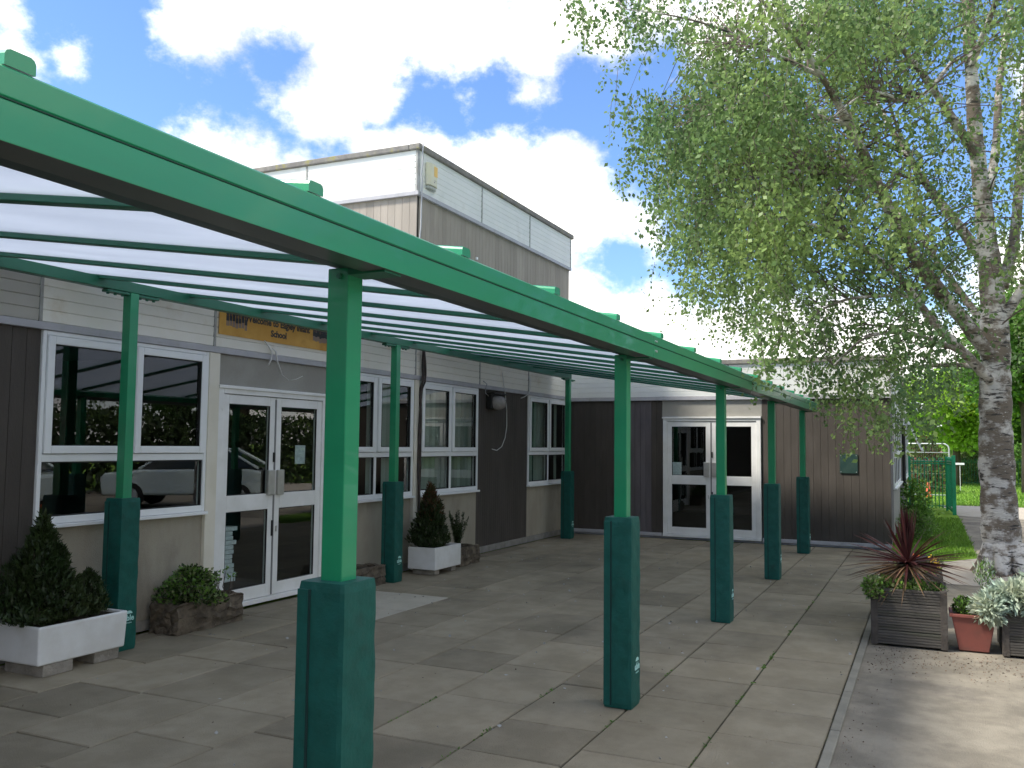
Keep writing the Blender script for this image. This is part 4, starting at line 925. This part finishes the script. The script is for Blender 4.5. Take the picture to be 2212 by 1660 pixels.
# ------------------------------------------------------------------ other trees, shrubs, fences
def tree(name, x, y, h, r, leafm, label, n=9000, leaf=.22, trunk=.16, zlow=.35, group=None, clumps=46, asp=.7):
    t_ = thing(name, (x, y, -.04), label, 'tree', group)
    mb = MB(); mb.tube([(x, y, -.1), (x+.05, y, h*.25), (x-.05, y+.1, h*.5), (x, y, h*.8)], [trunk*1.25, trunk, trunk*.75, trunk*.3], 9)
    C = []
    for k in range(clumps):
        v = Vector([random.gauss(0, 1) for _ in range(3)]).normalized(); f = .55+.4*random.random()
        zc = h*(zlow+1)/2; rz = h*(1-zlow)/2
        C.append((x+v.x*r*f, y+v.y*r*f, zc+v.z*rz*f, r*(.26+.16*random.random())))
        if k % 3 == 0: mb.tube([(x, y, h*(.25+.3*random.random())), (x+v.x*r*f*.5, y+v.y*r*f*.5, zc+v.z*rz*f*.4-.2), (C[-1][0], C[-1][1], C[-1][2])], [trunk*.4, trunk*.22, trunk*.06], 6)
    mb.build('trunk', 'bark2', t_, smooth=True)
    P = []; D = []
    for i in range(n):
        c = C[i % clumps]; v = Vector([random.gauss(0, 1) for _ in range(3)]).normalized(); q_ = c[3]*random.random()**.35
        P.append((c[0]+v.x*q_, c[1]+v.y*q_, c[2]+v.z*q_*.75)); D.append((v.x, v.y, v.z*.4-.2))
    cards('crown', P, leafm, t_, size=leaf, asp=asp, dirs=D); return t_
G1 = 'trees beyond the field fence'
tree('maple_tree', 46, -1.2, 5.9, 2.3, 'leaf_maple', 'bright yellow-green leafy tree just right of the school side wall', 15000, .20, zlow=.28, group=G1)
tree('broadleaf_tree', 40, -3.6, 8.2, 2.6, 'leaf_dark', 'dark leafy tree with a bare dark trunk directly behind the birch trunk', 12000, .20, .28, zlow=.34, group=G1)
tree('broadleaf_tree', 58, -3.4, 6.6, 3.4, 'leaf_dark', 'dark dense tree filling the gap between bright maple and birch trunk', 14000, .26, zlow=.12, group=G1)
tree('broadleaf_tree', 62, -8.0, 8.0, 4.5, 'leaf_mid', 'mid green tree at the right picture edge beyond the field', 9000, .32, zlow=.2, group=G1)
tree('broadleaf_tree', 66, 2.6, 5.0, 3.4, 'leaf_mid', 'mid green tree mostly hidden behind the school side wall', 8000, .32, zlow=.15, group=G1)
def hedge(name, x, y0, y1, h, d, mats, label, n, leaf):
    P = [(x+random.gauss(0, d), random.uniform(y0, y1), random.random()**.7*h*(.85+.15*math.sin(random.random()*9))) for _ in range(n)]
    t_ = thing(name, (x, (y0+y1)/2, 0), label, 'hedge'); cards('foliage', P, mats, t_, size=leaf, asp=.7)
    mb = MB()
    for k in range(14):
        yy = y0+(y1-y0)*(k+.5)/14; mb.tube([(x, yy, -.05), (x+random.gauss(0, .1), yy+random.gauss(0, .2), h*.7)], [.05, .02], 5)
    mb.build('stem', 'bark2', t_); return t_
hedge('hedge', 52.5, -14, 5, 2.0, .5, ['leaf_dark', 'leaf_mid', 'leaf_dark'], 'dark mixed hedge behind the far green railings', 12000, .22)
bush('garden_shrub', (49.5, -2.05, 0), 1.0, 2.1, 4200, ['leaf_hedge', 'leaf_var'], 'pale yellow-green rounded shrub behind the far green railings', 'shrub', leaf=.17, asp=.6, up=.2, shape='egg')
bush('garden_shrub', (38.5, .15, 0), .8, 2.0, 2600, ['leaf_hedge', 'leaf_rust'], 'orange-tinged shrub seen through the tall mesh barrier', 'shrub', leaf=.14, asp=.6, up=.3, shape='egg')
bush('wall_shrub', (21.0, .32, 0), .21, .92, 1000, ['leaf_mid', 'leaf_dark'], 'dark leafy shrub against the school side wall', 'shrub', leaf=.085, asp=.5, up=.2, shape='ball', lump=.6)
bush('wall_shrub', (22.9, .12, 0), .26, .9, 260, ['leaf_mid', 'leaf_maple'], 'loose light green shrub in front of the green gate', 'shrub', leaf=.075, asp=.5, up=.3, shape='egg', lump=.35)
bush('wall_shrub', (17.8, .22, 0), .34, .50, 4200, ['leaf_mid', 'leaf_var', 'leaf_mid'], 'low feathery grey-green mound at the foot of the side wall', 'shrub', leaf=.05, asp=.25, up=.5, shape='egg', lump=.3)
bush('wall_shrub', (19.4, .18, 0), .30, .52, 2600, ['leaf_mid', 'leaf_dark'], 'mid green mound between the feathery plant and the dark wall shrub', 'shrub', leaf=.06, asp=.35, up=.4, shape='egg', lump=.3)

def railing(mb, a, b, h, pitch, bow=True, z0=.06, r=.009, flat=False, post_r=.035):
    a = Vector(a); b = Vector(b); Ln = (b-a).length; d = (b-a)/Ln; n = int(Ln/pitch)
    for z in ((h-.10), (h-.16) if bow else None, .12):
        if z: mb.tube([a+Vector((0, 0, z)), b+Vector((0, 0, z))], r*1.3, 4)
    for i in range(n):
        p = a+d*(i+.5)*pitch
        if flat: mb.tube([p+Vector((0, 0, z0)), p+Vector((0, 0, h-.05))], r*1.6, 4)
        else: mb.tube([p+Vector((0, 0, z0)), p+Vector((0, 0, h-.06))], r, 4)
        if bow and i % 2 == 0 and i+1 < n:
            q_ = p+d*pitch; c = (p+q_)/2; rad = pitch/2
            mb.tube([c+d*(-rad*math.cos(R(t)))+Vector((0, 0, h-.07+.07*math.sin(R(t)))) for t in range(0, 181, 30)], r, 4)
fn = thing('bow_top_fence', (27, 0, 0), 'green bow-top railing panel closing the gap beside the school side wall', 'fence', 'green bow-top railings')
mb = MB(); railing(mb, (27.0, .50, 0), (27.0, -.42, 0), 1.42, .088, r=.017); mb.build('railing', 'fence', fn)
for y_ in (.48, -.44): mb = MB(); mb.box(26.97, 27.03, y_-.03, y_+.03, 0, 1.46); mb.build('fence_post', 'fence', fn, bevel=.004)
fn = thing('metal_gate', (26.1, -.5, 0), 'open green bow-top gate leaf seen almost edge-on, beside the path', 'gate')
mb = MB(); railing(mb, (26.95, -.46, 0), (25.36, -.54, 0), 1.44, .092, r=.016); mb.build('railing', 'fence', fn)
mb = MB(); mb.box(25.25, 25.34, -.62, -.53, 0, 1.50); mb.build('gate_post', 'fence', fn, bevel=.004)
mb = MB(); mb.box(25.40, 25.52, -.57, -.50, .16, .20); mb.build('latch', 'galv', fn)
fn = thing('bow_top_fence', (47.5, -4, 0), 'long low green bow-top railing across the far side of the field', 'fence', 'green bow-top railings')
for k in range(7):
    y_ = 2.5-k*2.75; mb = MB(); railing(mb, (47.5, y_, -.03), (47.5, y_-2.7, -.03), 1.25, .118, r=.014); mb.build('railing', 'fence_far', fn)
    mb = MB(); mb.box(47.46, 47.54, y_-2.76, y_-2.70, -.03, 1.3); mb.build('fence_post', 'fence_far', fn)
# tall galvanised mesh barrier behind the railing
fn = thing('mesh_barrier', (30.5, 0, 0), 'tall galvanised mesh barrier with rounded top corner behind the green railing', 'fence')
mb = MB(); x_ = 30.5; pts = [(x_, 2.4, 1.82), (x_, -.42, 1.82)]+[(x_, -.42-.16*math.sin(R(t)), 1.66+.16*math.cos(R(t))) for t in (20, 45, 70, 90)]+[(x_, -.58, .05)]
mb.tube(pts, .021, 8); mb.tube([(x_, 2.4, 1.55), (x_, -.58, 1.55)], .012, 5); mb.tube([(x_, 2.4, .25), (x_, -.58, .25)], .016, 5); mb.build('frame', 'galv', fn, smooth=True)
mb = MB()
for k in range(58): y_ = 2.38-k*.051; mb.tube([(x_, y_, .25), (x_, y_, 1.80 if y_ > -.45 else 1.66)], .0012, 3, cap=False)
for k in range(3): mb.tube([(x_, 2.4, .5+k*.4), (x_, -.57, .5+k*.4)], .0012, 3, cap=False)
mb.build('mesh', 'galv', fn)
mb = MB(); mb.tube([(34, .02, 0), (34, .02, .05)], .17, 4); mb.tube([(34, .02, .05), (34, .02, .52)], [.12, .03], 12); tag(mb.build('traffic_cone', 'cone', smooth=False), 'small orange cone standing on the grass behind the green railing', 'cone')
mb = MB(); mb.box(40, 40.05, -1.30, -.98, 1.04, 1.12); mb.tube([(40.03, -1.14, 0), (40.03, -1.14, 1.05)], .010, 5); tag(mb.build('small_sign', 'pvc'), 'small white notice board on a stake in the field right of the gate', 'sign')

# ------------------------------------------------------------------ behind the viewer, mirrored in the panes
def make_car(loc, rz, label, paint):
    t_ = thing('parked_car', loc, label, 'car', 'cars parked behind the viewer')
    t_.rotation_euler = (0, 0, rz)
    def bl(mb, name, mt, bev=.0, smooth=False):
        me = bpy.data.meshes.new(name); me.from_pydata(mb.v, [], mb.f); me.materials.append(M[mt]); bm = bmesh.new(); bm.from_mesh(me); bmesh.ops.recalc_face_normals(bm, faces=bm.faces); bm.to_mesh(me); bm.free()
        o = bpy.data.objects.new(name, me); COL.objects.link(o); o.parent = t_
        if bev: md = o.modifiers.new('b', 'BEVEL'); md.width = bev; md.segments = 3
        return o
    low = [(-2.0, .30), (-2.05, .55), (-2.0, .85), (-1.1, .95), (1.55, .98), (2.0, .90), (2.02, .35)]
    mb = MB(); mb.prism(low, 'y', -.85, .85); bl(mb, 'body', paint, .07)
    top = [(-1.15, .94), (-.45, 1.42), (.9, 1.46), (1.75, 1.0)]
    mb = MB(); n = 4; mb.add([(x, -.80 if z < 1.1 else -.62, z) for x, z in top]+[(x, .80 if z < 1.1 else .62, z) for x, z in top], [(0, 1, 2, 3), (7, 6, 5, 4)]+[(i, i+4, (i+1) % 4+4, (i+1) % 4) for i in range(4)])
    bl(mb, 'cabin_glass', 'carglass', .03)
    mb = MB()
    for s_ in (-1, 1):
        mb.tube([(-1.15, s_*.79, .95), (-.45, s_*.62, 1.43), (.9, s_*.62, 1.47), (1.75, s_*.79, 1.0)], .035, 6); mb.tube([(.25, s_*.79, .97), (.22, s_*.63, 1.45)], .035, 6)
    mb.box(-.45, .9, -.62, .62, 1.43, 1.475); bl(mb, 'roof', paint, .01)
    for (x, s_) in ((-1.3, -1), (-1.3, 1), (1.3, -1), (1.3, 1)):
        mb = MB(); mb.tube([(x, s_*.72, .31), (x, s_*.88, .31)], .31, 20); w = bl(mb, 'wheel', 'tyre')
        mb = MB(); mb.tube([(x, s_*.875, .31), (x, s_*.89, .31)], .19, 12); r_ = bl(mb, 'rim', 'galv'); r_.parent = w
    for s_ in (-1, 1):
        mb = MB(); mb.box(-2.07, -1.98, s_*.62-.16, s_*.62+.16, .62, .76); bl(mb, 'headlight', 'paper', .02)
make_car((17.4, -4.6, 0), R(62), 'pale silver-blue hatchback mirrored in the lower pane left of the near door', 'carpaint')
make_car((12.6, -6.6, 0), R(75), 'second pale hatchback, farther left in the window reflection', 'carpaint')
G2 = 'trees behind the viewer'
tree('broadleaf_tree', 25, -13, 8.5, 4.0, 'leaf_dark', 'large dark tree behind the viewer, mirrored in the near door', 6000, .3, .25, group=G2)
tree('broadleaf_tree', 33, -17, 9.5, 4.5, 'leaf_mid', 'tall mid green tree behind the viewer right of the cars', 6000, .34, .25, group=G2)
tree('broadleaf_tree', 15, -15, 7.0, 3.8, 'leaf_dark', 'broad dark tree behind the viewer left of the cars', 6000, .3, .25, group=G2)
tree('broadleaf_tree', 43, -15, 8.0, 4.5, 'leaf_dark', 'dark tree far behind the viewer at the right end of its row', 5000, .36, .25, group=G2)
tree('broadleaf_tree', -13, -6, 8.0, 4.2, 'leaf_dark', 'unseen dark tree added behind the viewer to block light past the near canopy end', 6000, .32, .25, group=G2)  # added out of view to cut low light from behind the wing
tree('broadleaf_tree', 6, -17, 7.5, 4.2, 'leaf_mid', 'mid green tree behind the viewer at the left end of its row', 6000, .32, .25, zlow=.1, group=G2)
hedge_o = thing('hedge', (20, -11, 0), 'long dark hedge beyond the parked cars', 'hedge')
P = [(random.uniform(-4, 48), -11.5+random.gauss(0, .5), random.random()**.8*2.6) for _ in range(30000)]; cards('foliage', P, 'leaf_conifer', hedge_o, size=.22, asp=.7)

# ------------------------------------------------------------------ sky and light
W = bpy.data.worlds.new('World'); S.world = W; W.use_nodes = True; nt = W.node_tree; N = nt.nodes; L = nt.links; N.clear()
SUN_EL, SUN_AZ = 50, 126          # azimuth measured from +X towards +Y
sd = Vector((math.cos(R(SUN_EL))*math.cos(R(SUN_AZ)), math.cos(R(SUN_EL))*math.sin(R(SUN_AZ)), math.sin(R(SUN_EL))))
wo = N.new('ShaderNodeOutputWorld'); bg = N.new('ShaderNodeBackground'); L.new(bg.outputs[0], wo.inputs[0]); SKY = .10; bg.inputs[1].default_value = SKY
sky = N.new('ShaderNodeTexSky'); sky.sky_type = 'NISHITA'; sky.sun_disc = False; sky.sun_elevation = R(SUN_EL); sky.sun_rotation = R(90-SUN_AZ) % (2*math.pi); sky.ozone_density = 2.5; sky.air_density = 1.1; sky.dust_density = .6
tc = N.new('ShaderNodeTexCoord'); GEN = tc.outputs['Generated']
def math_(op, a, b=None, c=None, clamp=False):
    n = N.new('ShaderNodeMath'); n.operation = op; n.use_clamp = clamp
    for i, v in enumerate((a, b, c)):
        if v is None: continue
        if hasattr(v, 'links'): L.new(v, n.inputs[i])
        else: n.inputs[i].default_value = v
    return n.outputs[0]
def wnoise(scale, det, rough=.55, off=0, st=(1, 1, 1.6)):
    mp = N.new('ShaderNodeMapping'); mp.inputs['Location'].default_value = (off, off*.7, off*.3); mp.inputs['Scale'].default_value = st; L.new(GEN, mp.inputs[0])
    n = N.new('ShaderNodeTexNoise'); n.inputs['Scale'].default_value = scale; n.inputs['Detail'].default_value = det; n.inputs['Roughness'].default_value = rough; L.new(mp.outputs[0], n.inputs[0]); return n
warp = wnoise(7, 6, .6); vm = N.new('ShaderNodeVectorMath'); vm.operation = 'MULTIPLY_ADD'; vm.inputs[1].default_value = (.05,)*3
L.new(warp.outputs['Color'], vm.inputs[0]); add = N.new('ShaderNodeVectorMath'); add.operation = 'SUBTRACT'; add.inputs[1].default_value = (.025,)*3
L.new(GEN, vm.inputs[2]); L.new(vm.outputs[0], add.inputs[0]); DIR = add.outputs[0]
blobs = [(450, 30, 120), (600, 0, 150), (800, 0, 165), (1000, 20, 150), (1180, 40, 125), (1300, 60, 90), (430, 95, 45), (720, 160, 100), (690, 245, 85), (800, 200, 60), (1420, 15, 90), (1560, 60, 110), (1690, 30, 110),
         (145, 98, 40), (25, 130, 55), (0, 15, 30), (1150, 195, 40), (1022, 222, 26), (430, 385, 115), (560, 385, 100), (660, 400, 85), (330, 365, 70), (820, 350, 75), (900, 350, 95), (1050, 405, 118), (1200, 440, 140),
         (1330, 530, 120), (1390, 640, 130), (1250, 620, 130), (1100, 520, 160), (950, 500, 170), (700, 520, 170), (400, 620, 260), (1560, 740, 130), (1400, 760, 120), (1680, 760, 130), (1820, 740, 130), (1960, 750, 120), (2100, 780, 140), (1620, 640, 60), (2200, 600, 120), (-200, 500, 250), (-150, -60, 160), (200, -160, 120), (1900, -200, 200), (2300, 150, 120)]
cur = None
for (px, py, rp) in blobs:
    c = vdir(px, py).normalized(); ds = N.new('ShaderNodeVectorMath'); ds.operation = 'DISTANCE'; L.new(DIR, ds.inputs[0]); ds.inputs[1].default_value = c
    v = math_('MULTIPLY_ADD', ds.outputs['Value'], -1.0, rp/FL/vdir(px, py).length**1.6)       # margin inside the blob, in radians
    cur = v if cur is None else math_('SMOOTH_MAX', cur, v, .007)
for (px, py, rp) in [(590, 150, 50), (960, 215, 45), (1330, 570, 55), (1480, 585, 60), (1440, 300, 60), (300, 160, 60)]:
    c = vdir(px, py).normalized(); ds = N.new('ShaderNodeVectorMath'); ds.operation = 'DISTANCE'; L.new(DIR, ds.inputs[0]); ds.inputs[1].default_value = c
    v = math_('MULTIPLY_ADD', ds.outputs['Value'], 1.0, -rp/FL); cur = math_('SMOOTH_MIN', cur, v, .007)
# clouds over the rest of the dome
dc = N.new('ShaderNodeVectorMath'); dc.operation = 'DISTANCE'; L.new(GEN, dc.inputs[0]); dc.inputs[1].default_value = FW
out_m = N.new('ShaderNodeMapRange'); out_m.inputs[1].default_value = .62; out_m.inputs[2].default_value = .80; L.new(dc.outputs['Value'], out_m.inputs[0])
gen = math_('MULTIPLY_ADD', wnoise(2.1, 7, .6, 3.1).outputs[0], .6, -.29)
mxx = N.new('ShaderNodeMix'); L.new(out_m.outputs[0], mxx.inputs[0]); L.new(cur, mxx.inputs[2]); L.new(gen, mxx.inputs[3]); fld = mxx.outputs[0]
det = math_('MULTIPLY_ADD', wnoise(16, 8, .65, 1.7, (1, 1, 1.3)).outputs[0], .09, -.045)
fld = math_('ADD', fld, det)
cov = N.new('ShaderNodeMapRange'); cov.interpolation_type = 'SMOOTHSTEP'; cov.inputs[1].default_value = -.012; cov.inputs[2].default_value = .028; L.new(fld, cov.inputs[0])
# horizon haze counts as cloud cover too
sep = N.new('ShaderNodeSeparateXYZ'); L.new(GEN, sep.inputs[0])
hz = N.new('ShaderNodeMapRange'); hz.inputs[1].default_value = .16; hz.inputs[2].default_value = .0; hz.inputs[4].default_value = .7; L.new(sep.outputs[2], hz.inputs[0])
cover = math_('MAXIMUM', cov.outputs[0], hz.outputs[0])
body = N.new('ShaderNodeMapRange'); body.inputs[1].default_value = .44; body.inputs[2].default_value = .72; L.new(wnoise(5.5, 6, .55, 5.0).outputs[0], body.inputs[0])
cc = N.new('ShaderNodeMix'); cc.data_type = 'RGBA'; L.new(body.outputs[0], cc.inputs[0]); k_ = 1/SKY
cc.inputs[6].default_value = (.92*k_, .89*k_, .84*k_, 1); cc.inputs[7].default_value = (.46*k_, .46*k_, .47*k_, 1)
hs = N.new('ShaderNodeMix'); hs.data_type = 'RGBA'; hs.blend_type = 'MULTIPLY'; hs.inputs[0].default_value = 1; L.new(sky.outputs[0], hs.inputs[6]); hs.inputs[7].default_value = (.66, .80, 1.03, 1)
fin = N.new('ShaderNodeMix'); fin.data_type = 'RGBA'; L.new(cover, fin.inputs[0]); L.new(hs.outputs[2], fin.inputs[6]); L.new(cc.outputs[2], fin.inputs[7]); L.new(fin.outputs[2], bg.inputs[0])
sl = bpy.data.lights.new('sun', 'SUN'); sl.energy = 2.6; sl.angle = R(9); sl.color = (1, .93, .81); so = bpy.data.objects.new('sun', sl); COL.objects.link(so)
so.rotation_euler = (-sd).to_track_quat('-Z', 'Y').to_euler(); so.location = (0, 0, 30)

S.render.engine = 'CYCLES'
S.view_settings.view_transform = 'Standard'; S.view_settings.look = 'None'; S.view_settings.gamma = 1; S.view_settings.exposure = 1.3
S.cycles.max_bounces = 10; S.cycles.transparent_max_bounces = 24; S.cycles.transmission_bounces = 8; S.cycles.diffuse_bounces = 5
S.cycles.use_denoising = True
